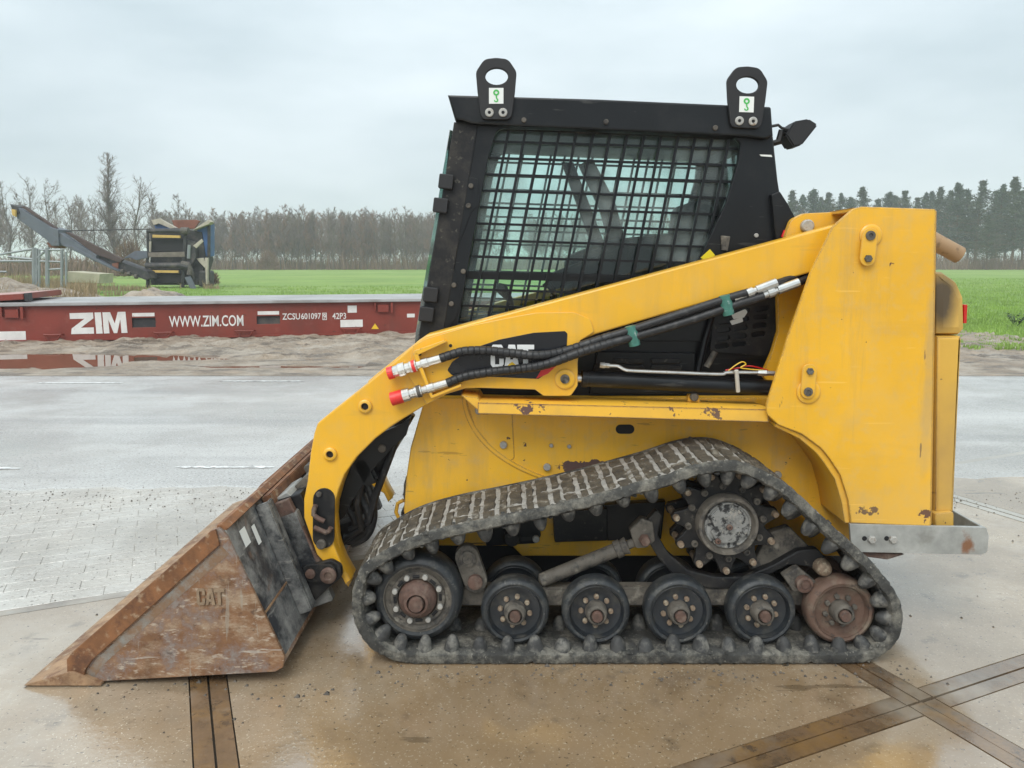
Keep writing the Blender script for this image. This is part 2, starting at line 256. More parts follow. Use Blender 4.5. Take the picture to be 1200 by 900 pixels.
# ------------------------------------------------------------------ mesh helpers
WLOC = {}
def link(o, parent=None, loc=None):
    COL.objects.link(o)
    if loc is not None: o.location = loc
    WLOC[o.name] = Vector(o.location)
    if parent is not None:
        o.parent = parent
        o.matrix_parent_inverse = Matrix.Translation(-WLOC[parent.name])
    return o
def setmat(me, mat):
    me.materials.clear(); me.materials.append(mat)
def smooth(me, ang=35):
    me.shade_smooth() if hasattr(me, 'shade_smooth') else None
    me.set_sharp_from_angle(angle=R(ang))
def mk(name, me, mat, parent=None, loc=None, rot=None, label=None, sm=35):
    if mat is not None and (len(me.materials) == 0): setmat(me, mat)
    if sm and not me.get('_s'): smooth(me, sm); me['_s'] = 1
    o = bpy.data.objects.new(name, me); link(o, parent, loc)
    if rot is not None: o.rotation_euler = rot
    if label: o['label'] = label
    return o
def empty(name, loc, label, cat, group=None):
    o = bpy.data.objects.new(name, None); o.empty_display_size = .2; link(o, None, loc)
    o['label'] = label; o['category'] = cat
    if group: o['group'] = group
    return o
def fillet(pts):
    out = []; n = len(pts)
    for i, p in enumerate(pts):
        if len(p) < 3 or p[2] <= 0: out.append((p[0], p[1])); continue
        a = Vector(pts[i-1][:2]); b = Vector(p[:2]); c = Vector(pts[(i+1) % n][:2]); r = p[2]
        d1 = (a-b); d2 = (c-b); l1, l2 = d1.length, d2.length; d1 /= l1; d2 /= l2
        ang = d1.angle(d2)
        t = min(r/math.tan(ang/2), l1*.49, l2*.49)
        s, e = b+d1*t, b+d2*t
        k = 6
        for j in range(k+1):
            w = j/k; q = (1-w)**2*s+2*w*(1-w)*b+w*w*e
            out.append((q.x, q.y))
    return out
def circle_px(u, v, r, n=20, ry=None): return [(u+r*math.cos(2*math.pi*i/n), v+(ry or r)*math.sin(2*math.pi*i/n)) for i in range(n)]
def obround(p, q, r, n=8):
    p, q = Vector(p), Vector(q); d = (q-p).normalized(); a0 = math.atan2(d.y, d.x); o = []
    for i in range(n+1): a = a0-math.pi/2+math.pi*i/n; o.append((q.x+r*math.cos(a), q.y+r*math.sin(a)))
    for i in range(n+1): a = a0+math.pi/2+math.pi*i/n; o.append((p.x+r*math.cos(a), p.y+r*math.sin(a)))
    return o
def flat_mesh(loops, y0, y1, bevel):        # loops of (X, Z); an upright plate between y0 (front) and y1
    cu = bpy.data.curves.new('c', 'CURVE'); cu.dimensions = '2D'; cu.fill_mode = 'BOTH'
    th = y1-y0; bevel = min(bevel, th*.45)
    cu.extrude = th/2-bevel; cu.bevel_depth = bevel; cu.bevel_resolution = 1; cu.offset = -bevel
    for lp in loops:
        s = cu.splines.new('POLY'); s.points.add(len(lp)-1); s.use_cyclic_u = True
        for k, (x, z) in enumerate(lp): s.points[k].co = (x, z, 0, 1)
    ob = bpy.data.objects.new('c', cu)
    me = bpy.data.meshes.new_from_object(ob)
    bpy.data.objects.remove(ob); bpy.data.curves.remove(cu)
    me.transform(Matrix.Translation((0, (y0+y1)/2, 0)) @ Matrix.Rotation(math.pi/2, 4, 'X'))
    return me
def plate(name, pts, y0, y1, mat, parent, holes=(), bevel=.003, label=None, at=None):
    Yp = y0 if at is None else at
    f = lambda lp: [(P(u, v, Yp).x, P(u, v, Yp).z) for u, v in lp]
    me = flat_mesh([f(fillet(pts))]+[f(fillet(h)) for h in holes], y0, y1, bevel)
    return mk(name, me, mat, parent, label=label)
class MB:
    def __init__(s): s.v = []; s.f = []
    def add(s, vs, fs):
        k = len(s.v); s.v += [tuple(x) for x in vs]; s.f += [tuple(i+k for i in q) for q in fs]; return s
    def box(s, a, b, m=None):
        x0, y0, z0 = a; x1, y1, z1 = b
        vs = [Vector(q) for q in ((x0, y0, z0), (x1, y0, z0), (x1, y1, z0), (x0, y1, z0), (x0, y0, z1), (x1, y0, z1), (x1, y1, z1), (x0, y1, z1))]
        if m is not None: vs = [m @ q for q in vs]
        return s.add(vs, [(0, 3, 2, 1), (4, 5, 6, 7), (0, 1, 5, 4), (1, 2, 6, 5), (2, 3, 7, 6), (3, 0, 4, 7)])
    def tube(s, pts, r, n=10, caps=True):
        pts = [Vector(p) for p in pts]; m = len(pts); rr = r if isinstance(r, (list, tuple)) else [r]*m
        t0 = (pts[1]-pts[0]).normalized(); up = Vector((0, 0, 1)) if abs(t0.z) < .9 else Vector((1, 0, 0))
        nn = t0.cross(up).normalized(); vs = []; fs = []
        for i, p in enumerate(pts):
            t = (pts[min(i+1, m-1)]-pts[max(i-1, 0)]).normalized()
            nn = (nn-t*nn.dot(t)).normalized(); bb = t.cross(nn)
            for k in range(n):
                a = 2*math.pi*k/n; vs.append(p+(nn*math.cos(a)+bb*math.sin(a))*rr[i])
        for i in range(m-1):
            for k in range(n):
                k2 = (k+1) % n; fs.append((i*n+k, i*n+k2, (i+1)*n+k2, (i+1)*n+k))
        if caps: fs.append(tuple(range(n-1, -1, -1))); fs.append(tuple((m-1)*n+k for k in range(n)))
        return s.add(vs, fs)
    def lathe(s, prof, n=32, c=(0, 0, 0), cap0=True, cap1=True):      # prof: (radius, y), axis y
        vs = []; fs = []; m = len(prof)
        for r, y in prof:
            for k in range(n):
                a = 2*math.pi*k/n; vs.append(Vector((c[0]+r*math.cos(a), c[1]+y, c[2]+r*math.sin(a))))
        for i in range(m-1):
            for k in range(n):
                k2 = (k+1) % n; fs.append((i*n+k, i*n+k2, (i+1)*n+k2, (i+1)*n+k))
        if cap0: fs.append(tuple(range(n-1, -1, -1)))
        if cap1: fs.append(tuple((m-1)*n+k for k in range(n)))
        return s.add(vs, fs)
    def mesh(s, fix=True):
        me = bpy.data.meshes.new('m'); me.from_pydata([tuple(v) for v in s.v], [], s.f)
        if fix:
            bm = bmesh.new(); bm.from_mesh(me); bmesh.ops.recalc_face_normals(bm, faces=bm.faces); bm.to_mesh(me); bm.free()
        me.update(); return me
    def build(s, name, mat, parent=None, label=None, loc=None, rot=None, sm=35, bevel=0):
        me = s.mesh()
        if bevel:
            bm = bmesh.new(); bm.from_mesh(me)
            es = [e for e in bm.edges if len(e.link_faces) == 2 and e.calc_face_angle(0) > .6]
            bmesh.ops.bevel(bm, geom=es, offset=bevel, segments=2, affect='EDGES', clamp_overlap=True); bm.to_mesh(me); bm.free()
        return mk(name, me, mat, parent, loc, rot, label, sm)
def tri_mesh(V, F):          # numpy triangles, fast
    me = bpy.data.meshes.new('t'); V = np.asarray(V, np.float32); F = np.asarray(F, np.int32); k = F.shape[1]
    me.vertices.add(len(V)); me.vertices.foreach_set('co', V.ravel())
    me.loops.add(F.size); me.loops.foreach_set('vertex_index', F.ravel())
    me.polygons.add(len(F)); me.polygons.foreach_set('loop_start', np.arange(0, F.size, k, dtype=np.int32)); 
    me.update(calc_edges=True); return me
def text_mesh(body, height, y0, depth, X, Z, width=None, bold=0.0, shear=0.0):   # upright lettering, lower left at X, Z
    cu = bpy.data.curves.new('t', 'FONT'); cu.body = body; cu.size = 1; cu.extrude = depth/2; cu.offset = bold; cu.resolution_u = 3
    ob = bpy.data.objects.new('t', cu); me = bpy.data.meshes.new_from_object(ob); bpy.data.objects.remove(ob)
    co = np.empty(len(me.vertices)*3); me.vertices.foreach_get('co', co); co = co.reshape(-1, 3)
    mn, mx_ = co.min(0), co.max(0); s = height/(mx_[1]-mn[1]); w = (width or (mx_[0]-mn[0])*s)
    co[:, 0] = (co[:, 0]-mn[0])*w/(mx_[0]-mn[0]); co[:, 1] = (co[:, 1]-mn[1])*s; co[:, 2] = (co[:, 2]-mn[2]) if s else 0
    out = np.stack([X+co[:, 0]+shear*co[:, 1], y0+depth-co[:, 2], Z+co[:, 1]], 1)
    me.vertices.foreach_set('co', out.ravel()); me.update(); return me
def structure(o, kind='structure'): o['kind'] = kind; return o

# ------------------------------------------------------------------ ground, road, pavement
def ground_mat(name, base, rough, layers=(), bump=(), speck=None, spec=.5, joint=None):
    return M(name, base, rough, spots=layers, bump=bump or None, coord='Object', spec=spec)
wet = dict
field_mat = M('field_grass', (.175, .28, .048), .8, vary=.2, vscale=.25, spots=[dict(col=(.095, .175, .028), scale=1.6, lo=.48, hi=.66, amt=.6, detail=12, nrough=.75), dict(col=(.26, .34, .08), scale=.10, lo=.45, hi=.65, stretch=(.4, 1, 1), amt=.6), dict(col=(.30, .36, .12), scale=5, lo=.58, hi=.68, amt=.5, detail=10), dict(col=(.26, .20, .12), scale=.5, lo=.60, hi=.70, at=((-16, 20, 0), (20, 9, 5)), gain=.12, amt=.85)], bump=(14, .8, .08))
mud_mat = M('mud', (.285, .22, .16), .55, vary=.35, vscale=2.4, spots=[dict(col=(.42, .36, .29), scale=1.6, lo=.47, hi=.62, amt=.85, detail=12, nrough=.7), dict(col=(.10, .072, .048), scale=2.6, lo=.51, hi=.60, stretch=(.45, 1.5, 1), amt=.85, rough=.3, detail=12, nrough=.7), dict(col=(.52, .47, .40), scale=26, lo=.60, hi=.70, amt=.6)], bump=(9, 1.0, .08))
road_mat = M('wet_asphalt', (.42, .405, .38), .24, ior=2.4, vary=.14, vscale=.7, wet=(.55, .45, .62, .14), spots=[dict(col=(.56, .54, .51), scale=.8, lo=.45, hi=.65, stretch=(.3, 1.6, 1), amt=.8, detail=10), dict(col=(.27, .265, .255), scale=.9, lo=.54, hi=.68, stretch=(.18, 1.8, 1), amt=.6, detail=10), dict(col=(.60, .60, .58), scale=60, lo=.56, hi=.64, detail=3, amt=.75), dict(col=(.09, .09, .09), scale=55, lo=.58, hi=.66, off=(3, 3, 0), detail=3, amt=.7)], bump=(85, .45, .010))
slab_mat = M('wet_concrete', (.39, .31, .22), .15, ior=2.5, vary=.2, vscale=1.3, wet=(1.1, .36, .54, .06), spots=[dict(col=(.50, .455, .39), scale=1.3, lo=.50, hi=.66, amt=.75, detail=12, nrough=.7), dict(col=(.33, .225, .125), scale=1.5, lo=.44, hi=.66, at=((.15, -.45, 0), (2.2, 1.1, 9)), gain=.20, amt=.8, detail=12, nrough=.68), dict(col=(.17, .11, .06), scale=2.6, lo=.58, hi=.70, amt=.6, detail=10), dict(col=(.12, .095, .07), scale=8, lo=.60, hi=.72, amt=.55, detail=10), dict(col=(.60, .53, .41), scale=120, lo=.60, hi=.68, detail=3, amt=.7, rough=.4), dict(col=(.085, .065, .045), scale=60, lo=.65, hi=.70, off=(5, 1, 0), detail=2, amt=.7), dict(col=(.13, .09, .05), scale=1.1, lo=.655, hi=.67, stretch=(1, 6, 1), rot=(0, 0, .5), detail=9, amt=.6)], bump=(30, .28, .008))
paver_mat = M('muddy_paver', (.42, .385, .335), .22, ior=2.4, vary=.16, vscale=1.8, wet=(1.3, .44, .62, .13), spots=[dict(col=(.56, .535, .49), scale=2.0, lo=.46, hi=.64, amt=.8, detail=12, nrough=.7), dict(col=(.58, .55, .49), scale=60, lo=.58, hi=.66, detail=4, amt=.7), dict(col=(.10, .08, .06), scale=45, lo=.62, hi=.67, off=(4, 2, 0), detail=3, amt=.8)], bump=(30, .6, .012))
joint_mat = M('joint_dirt', (.09, .07, .05), .8, vary=.3, vscale=8, bump=(40, .5, .01))
edge_mat = M('steel_edge_rust', (.17, .108, .06), .18, ior=2.3, vary=.35, vscale=9, wet=(1.1, .40, .58, .10), spots=[dict(col=(.27, .155, .055), scale=4, lo=.5, hi=.62, amt=.85, detail=10), dict(col=(.075, .052, .036), scale=16, lo=.54, hi=.66, amt=.8, detail=9), dict(col=(.36, .325, .27), scale=2.2, lo=.54, hi=.66, amt=.6, detail=10), dict(col=(.43, .40, .345), scale=2, lo=.30, hi=.55, at=((0, 2.6, 0), (9, 2.4, 9)), gain=.35, detail=9)], bump=(40, .5, .006))
marking_mat = M('road_paint', (.74, .74, .72), .4, vary=.12, vscale=6, spots=[dict(col=(.33, .32, .31), scale=18, lo=.50, hi=.62, detail=9)])
water_mat = M('puddle_water', (.14, .075, .042), .015, vary=.1, vscale=1.0, spec=.9)

def sheet(name, poly, z, mat, kind='structure', parent=None):
    me = bpy.data.meshes.new(name); me.from_pydata([(x, y, z) for x, y in poly], [], [tuple(range(len(poly)))])
    if me.polygons[0].normal.z < 0: me.flip_normals()
    o = mk(name, me, mat, parent, sm=0)
    if kind and parent is None: o['kind'] = kind
    return o
ground = sheet('ground', [(-1500, -40), (1500, -40), (1500, 2000), (-1500, 2000)], -.09, mud_mat)
# grass field behind the road, right up to the woods
field = sheet('grass_field', [(5.6, 9.5), (8, 9.25), (40, 8.9), (1480, 8), (1480, 1980), (-1480, 1980), (-1480, 40), (-40, 26), (-24, 20.5), (-12, 17.2), (-6, 16.6), (0, 16.0), (4, 12.5)], .012, field_mat)
def wobble(a, b, n, amp, seed):
    return [(a[0]+(b[0]-a[0])*k/n, a[1]+(b[1]-a[1])*k/n+amp*math.sin(k*1.7+seed)*math.sin(k*.61+seed*2)) for k in range(n)]
_ne = wobble((-60, .12), (-6, 2.02), 8, .02, 1)+wobble((-6, 2.02), (6, 2.50), 90, .035, 2)+[(60, 4.6)]
_fe = [(60, 9.3)]+wobble((8, 7.35), (-14, 6.90), 120, .05, 3)+[(-60, 5.6)]
_nv = len(_ne); _rv = [(x, y, .0012) for x, y in _ne]+[(x, y, .0012) for x, y in _fe]+[(x, y-.09, -.009) for x, y in _ne]
_me = bpy.data.meshes.new('road'); _me.from_pydata(_rv, [], [tuple(range(_nv+len(_fe)))]+[(i+1, i, _nv+len(_fe)+i, _nv+len(_fe)+i+1) for i in range(_nv-1)])
bm = bmesh.new(); bm.from_mesh(_me); bmesh.ops.recalc_face_normals(bm, faces=bm.faces); bm.to_mesh(_me); bm.free()
if _me.polygons[0].normal.z < 0: _me.flip_normals()
road = structure(mk('road', _me, road_mat, sm=0))
def marking(u0, u1, v, w, seed):
    rr = random.Random(seed); a, b = G(u0, v), G(u1, v); n = max(6, int((b-a).length/.03)); top = []; bot = []
    for i in range(n+1):
        q = a.lerp(b, i/n); e = min(1, i/2, (n-i)/2)*.9+.1
        top.append((q.x, q.y+w*e*(.5+rr.uniform(-.28, .2)))); bot.append((q.x, q.y-w*e*(.5+rr.uniform(-.28, .2))))
    vs = [(x, y, .0052) for x, y in bot]+[(x, y, .0052) for x, y in top]
    me = bpy.data.meshes.new('k'); me.from_pydata(vs, [], [(i, i+1, n+2+i, n+1+i) for i in range(n)])
    return mk('lane_marking', me, marking_mat, road, sm=0)
marking(205, 322, 548, .045, 1); marking(-40, 26, 549.5, .045, 2); marking(40, 145, 449, .05, 3); marking(255, 358, 447, .05, 4)


# concrete plates, two metres square, turned to the road, with rusty steel edges
TH = R(24); E1 = Vector((math.cos(TH), math.sin(TH), 0)); E2 = Vector((-math.sin(TH), math.cos(TH), 0))
O = Vector((1.335, -.229, 0)); S = 2.0; S1 = 2.12
pave_base = [O+E1*a*S1+E2*b*S for a, b in ((-4, -2), (3, -2), (3, 1), (-4, 1))]
pavement = sheet('concrete_pavement', [(-8, -3.2), (8, -3.2), (12, 2.9), (3.4, 2.9), (-3.2, 2.7), (-10, 2.2)], -.019, joint_mat)
_b0, _b1 = O+E2*(S+.002)-E1*9, O+E2*(S+.002)+E1*9
sand_bed = sheet('sand_bed', [(_b0.x, _b0.y), (_b1.x, _b1.y), (_b1.x-3, _b1.y+2), (-4, 4.0), (_b0.x-2, _b0.y+4)], -.0036, M('sand_bed_mat', (.38, .35, .305), .4, vary=.2, vscale=6, bump=(40, .5, .01)))
slab_me = None
rs = random.Random(3)
for a in range(-5, 5):
    for b in range(-3, 1):
        c = O+E1*(a+.5)*S1+E2*(b+.5)*S
        if c.length > 8.2 or c.y < -2.6 or c.y > 2.2+.04*c.x: continue
        if slab_me is None:
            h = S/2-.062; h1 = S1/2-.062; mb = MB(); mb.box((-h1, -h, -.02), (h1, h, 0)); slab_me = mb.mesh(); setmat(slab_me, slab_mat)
            e_me = MB().box((-S/2+.006, -.027, -.02), (S/2-.006, .027, .001)).mesh(); setmat(e_me, edge_mat); e_sh = MB().box((-S1/2+.063, -.027, -.02), (S1/2-.063, .027, .001)).mesh(); setmat(e_sh, edge_mat)
        dz = rs.uniform(-.003, .001)
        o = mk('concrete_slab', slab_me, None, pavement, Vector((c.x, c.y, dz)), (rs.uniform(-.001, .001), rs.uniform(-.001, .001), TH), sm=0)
        for k in range(4):
            ang = TH+k*math.pi/2; d = Vector((math.cos(ang), math.sin(ang), 0))
            mk('steel_edge', e_sh if k % 2 else e_me, None, pavement, Vector((c.x, c.y, dz))+d*((S if k % 2 else S1)/2-.0305), (0, 0, ang+math.pi/2), sm=0)
# block paving between the plates and the road
pv = MB(); pv.box((-.0992, -.0492, -.03), (.0992, .0492, 0)); pv_me = pv.mesh()
bm = bmesh.new(); bm.from_mesh(pv_me); bmesh.ops.bevel(bm, geom=[e for e in bm.edges if all(v.co.z > -.01 for v in e.verts)], offset=.0015, segments=1, affect='EDGES'); bm.to_mesh(pv_me); bm.free()
setmat(pv_me, paver_mat)
rest_v, rest_f = [], []; cand = []
for r_ in range(0, 40):
    for c_ in range(-50, 40):
        q = O+E2*(S+.05+.1*r_)+E1*(.2*c_+(.1 if r_ % 2 else 0))
        top = 2.12+(q.x+3.2)*.0424
        if q.y > top+.16 or abs(q.x) > 6: continue
        d = ray(600, 600); depth = q.y+DIST
        u = 600+q.x/depth*FPX
        if u < -120 or u > 1330: continue
        vis = (u < 480 or u > 1040)
        cand.append((0 if vis else 1, q.y, q.copy()))
cand.sort(key=lambda t: (t[0], t[1]))
pm = MB()
for i, (vis, y, q) in enumerate(cand):
    z = rs.uniform(-.0014, .0006)-.0006; tilt = (rs.uniform(-.004, .004), rs.uniform(-.004, .004), TH+rs.uniform(-.012, .012))
    if i < 300: mk('paver', pv_me, None, pavement, Vector((q.x, q.y, z)), tilt, sm=0)
    else:
        m = Matrix.Translation((q.x, q.y, z)) @ Matrix.Rotation(tilt[2], 4, 'Z'); pm.box((-.0985, -.0485, -.03), (.0985, .0485, 0), m)
if pm.v: structure(pm.build('pavers', paver_mat, pavement, sm=0), 'stuff')

# churned mud strip between the road and the field
def hn(x, y, s=0):
    return (math.sin(x*1.7+y*.9+s)+math.sin(x*.63-y*1.9+s*2)+math.sin(x*3.1+y*2.7+1.3*s)*.5+math.sin(x*6.3-y*4.1)*.3)/2.8
from mathutils import noise as mnoise
def fb(x, y, sc, o=4): return mnoise.fractal(Vector((x*sc, y*sc, 1.7)), 1.0, 2.0, o)
pud = [(-7.7, 8.35, 2.6, .95), (-5.5, 8.75, 1.2, .46), (-3.1, 7.72, 1.3, .12), (-9.2, 8.1, 1.8, .55), (-4.8, 8.55, .7, .16)]
def mud_h(x, y):
    e = min(1, max(0, (y-(6.95+.02*(x+6)))/1.6))
    z = .004+.012*e+e*(.02+.045*fb(x, y*1.6, 1.1)+.040*fb(x, y, 4.0)+.035*max(0, fb(x, y*1.3, 7.5))+.03*abs(fb(x*.5, y*2.5, 2.6)))
    if y < 8.6 and x < -2: z = min(z, .012+.01*fb(x, y, 5))
    if y > 9.3: z += .016*min(1, (y-9.3)/.6)*(1+fb(x*1.3, y*2, 1.5))
    for a, b, rx, ry in pud:
        d = ((x-a)/rx)**2+((y-b)/ry)**2
        if d < 2.2: z = min(z, -.05+.055*max(0, d+.35*fb(x, y, 2.6)))
    if y > 12.4: z = z*max(.2, 1-(y-12.4)*.5)
    return z
nx, ny = 460, 190; xs = np.linspace(-14, 9, nx); ys = np.linspace(6.9, 17.8, ny)
Vv = [(x, y, mud_h(x, y)) for y in ys for x in xs]
Fv = [(j*nx+i, j*nx+i+1, (j+1)*nx+i+1, (j+1)*nx+i) for j in range(ny-1) for i in range(nx-1)]
mud = structure(mk('mud_strip', tri_mesh(Vv, Fv), mud_mat, sm=180))
puddle = structure(sheet('puddle', [(-12, 7.2), (-1.5, 7.2), (-1.5, 9.6), (-12, 9.6)], .000, water_mat))

def blades(name, spots, hmin, hmax, wid, mat, label, cat, lean=.35, seed=1):
    rr = np.random.RandomState(seed); n = len(spots); sp = np.array(spots)
    a = rr.uniform(0, 2*np.pi, n); h = rr.uniform(hmin, hmax, n)*sp[:, 3]; l = rr.uniform(-lean, lean, (n, 2))*h[:, None]; w = wid*rr.uniform(.6, 1.3, n)
    b = sp[:, :3]; d = np.stack([np.cos(a)*w, np.sin(a)*w, 0*a], 1); tip = b+np.stack([l[:, 0], l[:, 1], h], 1); mid = b*.5+tip*.5+np.stack([-l[:, 0]*.15, -l[:, 1]*.15, h*.1], 1)
    V = np.concatenate([b-d, b+d, mid+d*.7, mid-d*.7, tip]); i = np.arange(n)
    F = np.concatenate([np.stack([i, i+n, i+2*n], 1), np.stack([i, i+2*n, i+3*n], 1), np.stack([i+3*n, i+2*n, i+4*n], 1)])
    o = mk(name, tri_mesh(V, F), mat, sm=0); o['kind'] = 'stuff'; o['label'] = label; o['category'] = cat; return o
rr = random.Random(11)
sp = []
while len(sp) < 60000:
    if rr.random() < .6:
        y = 9.0+52*rr.random()**2.6; x = rr.uniform(.52, .76)*(y+2.6)
        if x < 7.2 and y < 9.7+rr.random()*.5: continue
        if y < 9.35+.5*max(0, fb(x, y, 1.3)): continue
    else:
        y = 16.8+24*rr.random()**1.4; x = rr.uniform(-1-(y*.55), 0)
        if fb(x, y, .35) < -.15+max(0, (20-y))*.12: continue
    sp.append((x, y, .005, .55+.8*abs(fb(x, y, 1.2))+.0*y))
blades('verge_grass', sp, .05, .14, .011, grass_blade, 'green grass along the near edge of the field beyond the road', 'grass', seed=2)
sp = []
while len(sp) < 9000:
    y = rr.uniform(19, 46); k_ = rr.uniform(.38, .72); x = -(y+2.6)*k_
    if fb(x, y, .22) < (.0 if k_ > .54 else .32): continue
    sp.append((x, y, .01, (1+.8*fb(x, y, .3))*(1 if k_ > .54 else .45)))
blades('dry_weeds', sp, .2, .8, .014, dry_grass, 'dry brown weeds and stalks round the galvanised pipe fence and conveyor', 'weeds', seed=5)

# ================================================================== the compact track loader
YT, YA, YI, YB, YC = .20, .27, .405, .44, .47          # depth of tower plate, arm, inner tower plate, body side, cab side
YMID = .84                                             # middle of the machine
ld = empty('track_loader', (0, YMID, 0), 'yellow compact track loader with black caged cab and rusty bucket on the wet yard', 'track loader')
def bolt_mesh(r, h, mat, n=6, dome=True):
    mb = MB(); mb.lathe([(r, 0), (r, -h*.75), (r*.8, -h)], n); me = mb.mesh(); setmat(me, mat); return me
BOLT = {}
def bolt(u, v, Y, rpx, parent, mat=None, hpx=None, name='bolt', n=10):
    mat = mat or bolt_steel; key = (round(rpx*2), mat.name, n, round(Y*10))
    if key not in BOLT: BOLT[key] = bolt_mesh(px(rpx, Y), px(hpx or rpx*.9, Y), mat, n)
    return mk(name, BOLT[key], None, parent, P(u, v, Y), sm=30)
def disc(name, u, v, Y, prof, mat, parent, n=32, label=None):      # prof in (radius px, y offset m)
    mb = MB(); mb.lathe([(px(r, Y), y) for r, y in prof], n); return mb.build(name, mat, parent, label=label, loc=P(u, v, Y), sm=40)

# ---- chassis
body = plate('chassis', [(473, 598), (476, 560), (481, 525), (498, 466), (905, 466), (1000, 470), (1000, 652), (612, 652), (600, 640), (480, 640)], YB, 1.24, body_yellow, ld, bevel=.006)
plate('lower_guard', [(470, 600), (1000, 600), (1000, 690), (470, 690)], .52, 1.16, black_deep, ld)
# curved side reinforcement and flush plate on the body
seam = []
for i in range(15):
    w = i/14; a = (1-w)**2; b = 2*w*(1-w); c = w*w
    seam.append((541*a+548*b+633*c, 468*a+530*b+561*c))
up = [(u+5, v-3) for u, v in seam]
plate('side_rib', seam+up[::-1], YB-.005, YB+.002, body_yellow, ld, bevel=.0015)
plate('side_patch', [(546, 469), (600, 469, 4), (603, 538, 5), (595, 541, 4), (575, 524, 10), (556, 500, 10)], YB-.003, YB+.001, body_yellow, ld, bevel=.001)
for q in ((590, 521, 4.5), (646, 522, 2.4), (667, 523, 2.4), (641, 547, 4.5), (561, 481, 4.5), (911, 556, 4.5), (964, 558, 4.5)): bolt(q[0], q[1], YB-.004, q[2], ld, n=14)
plate('cable_hole', obround((727, 503), (738, 503), 5.5), YB-.002, YB+.01, black_deep, ld, bevel=.001)
# ledge above the track
lm = MB()
def prism(sec, x0, x1, sec1=None):      # sections of (y, z)
    n = len(sec); sec1 = sec1 or sec
    lm.add([(x0, y, z) for y, z in sec]+[(x1, y, z) for y, z in sec1], [tuple(range(n)), tuple(range(2*n-1, n-1, -1))]+[(i, (i+1) % n, n+(i+1) % n, n+i) for i in range(n)])
aL, aR = P(556, 471, .23), P(901, 479, .23); bL, bR = P(566, 485, .225), P(901, 495, .225)
prism([(YB, P(548, 462, YB).z), (.25, aL.z+.004), (.23, aL.z-.004), (.225, bL.z), (.235, bL.z), (.24, aL.z-.014), (YB, P(548, 462, YB).z-.012)], P(560, 471, .23).x, aR.x,
      [(YB, P(900, 470, YB).z), (.25, aR.z+.004), (.23, aR.z-.004), (.225, bR.z), (.235, bR.z), (.24, aR.z-.014), (YB, P(900, 470, YB).z-.012)])
lm.build('fender_ledge', ledge_yellow, ld, bevel=.002)
plate('ledge_end', [(540, 463), (560, 466), (572, 486), (566, 486), (550, 472)], .24, YB, ledge_yellow, ld, bevel=.002)
# black openings and boxes low on the side, seen under the belt
plate('cover_plate', [(560, 594), (630, 590), (634, 628, 5), (628, 637, 4), (570, 640)], YB-.02, YB-.004, black_paint, ld)
bolt(628, 631, YB-.021, 4.5, ld)
plate('side_box', [(648, 600), (712, 596), (712, 634, 2), (650, 636, 2)], YB-.07, YB-.003, black_dusty, ld, bevel=.006)
plate('side_box', [(708, 592), (780, 588), (775, 632), (712, 634)], YB-.05, YB-.003, black_paint, ld, bevel=.004)
mb = MB(); mb.lathe([(.028, 0), (.034, .01), (.034, .06), (.02, .06)], 20); mb.build('drain_port', black_dusty, ld, loc=P(600, 632, YB-.06))
# belly interior, engine block behind the black louvres
plate('engine_cover', [(505, 388), (918, 388), (918, 468), (505, 468)], YC+.02, 1.2, black_paint, ld, bevel=.005)
plate('louvre_panel', [(700, 412, 3), (815, 414, 3), (815, 462), (690, 462)], YC-.005, YC+.018, black_paint, ld, holes=[], bevel=.004)
for u0 in (722, 766):
    plate('louvre', obround((u0, 423), (u0+30, 423.5), 3.2), YC-.016, YC-.003, black_dusty, ld, bevel=.004)
    plate('louvre', obround((u0, 431), (u0+30, 431.5), 3.2), YC-.016, YC-.003, black_dusty, ld, bevel=.004)
slots = []
for r_, v0 in enumerate((357, 367, 377, 387, 397, 406)):
    for c_, u0 in enumerate((846, 866, 888)):
        if c_ == 2 and r_ in (0, 5): continue
        slots.append(obround((u0+r_*-1.2, v0-(u0-846)*.12), (u0+11-r_*1.2, v0-(u0-846+11)*.12), 3.0, 4))
plate('fan_guard', [(838, 352, 4), (908, 330, 4), (914, 350, 8), (914, 385, 30), (900, 418, 14), (880, 416), (832, 412, 3)], YC-.012, YC+.003, black_dusty, ld, holes=slots, bevel=.0015)
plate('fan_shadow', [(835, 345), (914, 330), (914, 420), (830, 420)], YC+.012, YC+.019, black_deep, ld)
plate('data_sticker', [(857, 369, 2), (874, 362, 3), (876, 366, 2), (872, 372), (860, 374)], YC-.0145, YC-.011, white_sticker, ld, bevel=.0005)
plate('data_sticker', [(855, 376, 1), (870, 372, 1), (871, 377, 1), (858, 381, 1)], YC-.0145, YC-.011, white_sticker, ld, bevel=.0005)
mb = MB(); mb.tube([P(834, 372, YC-.02), P(826, 400, YC-.02), P(818, 436, YC-.02)], .012, 8); mb.build('brace_rod', black_paint, ld)
mb = MB(); mb.tube([P(838, 412, YC-.04), P(828, 430, YC-.04)], .012, 10); mb.build('filter_can', dust_steel, ld)

# ---- tower plates (outer near one with the wheel arch, inner one behind the arm, and their far twins)
tow = [(975, 266), (999, 245, 10), (1010, 242, 6), (1097, 245, 2), (1091, 617), (997, 613), (994, 586), (985, 557), (972, 537), (962, 525), (940, 509), (912, 498), (899, 486, 6), (898, 474, 4), (924, 391), (950, 318)]
tower = plate('tower_plate', tow, YT, YT+.014, tower_yellow, ld, bevel=.004)
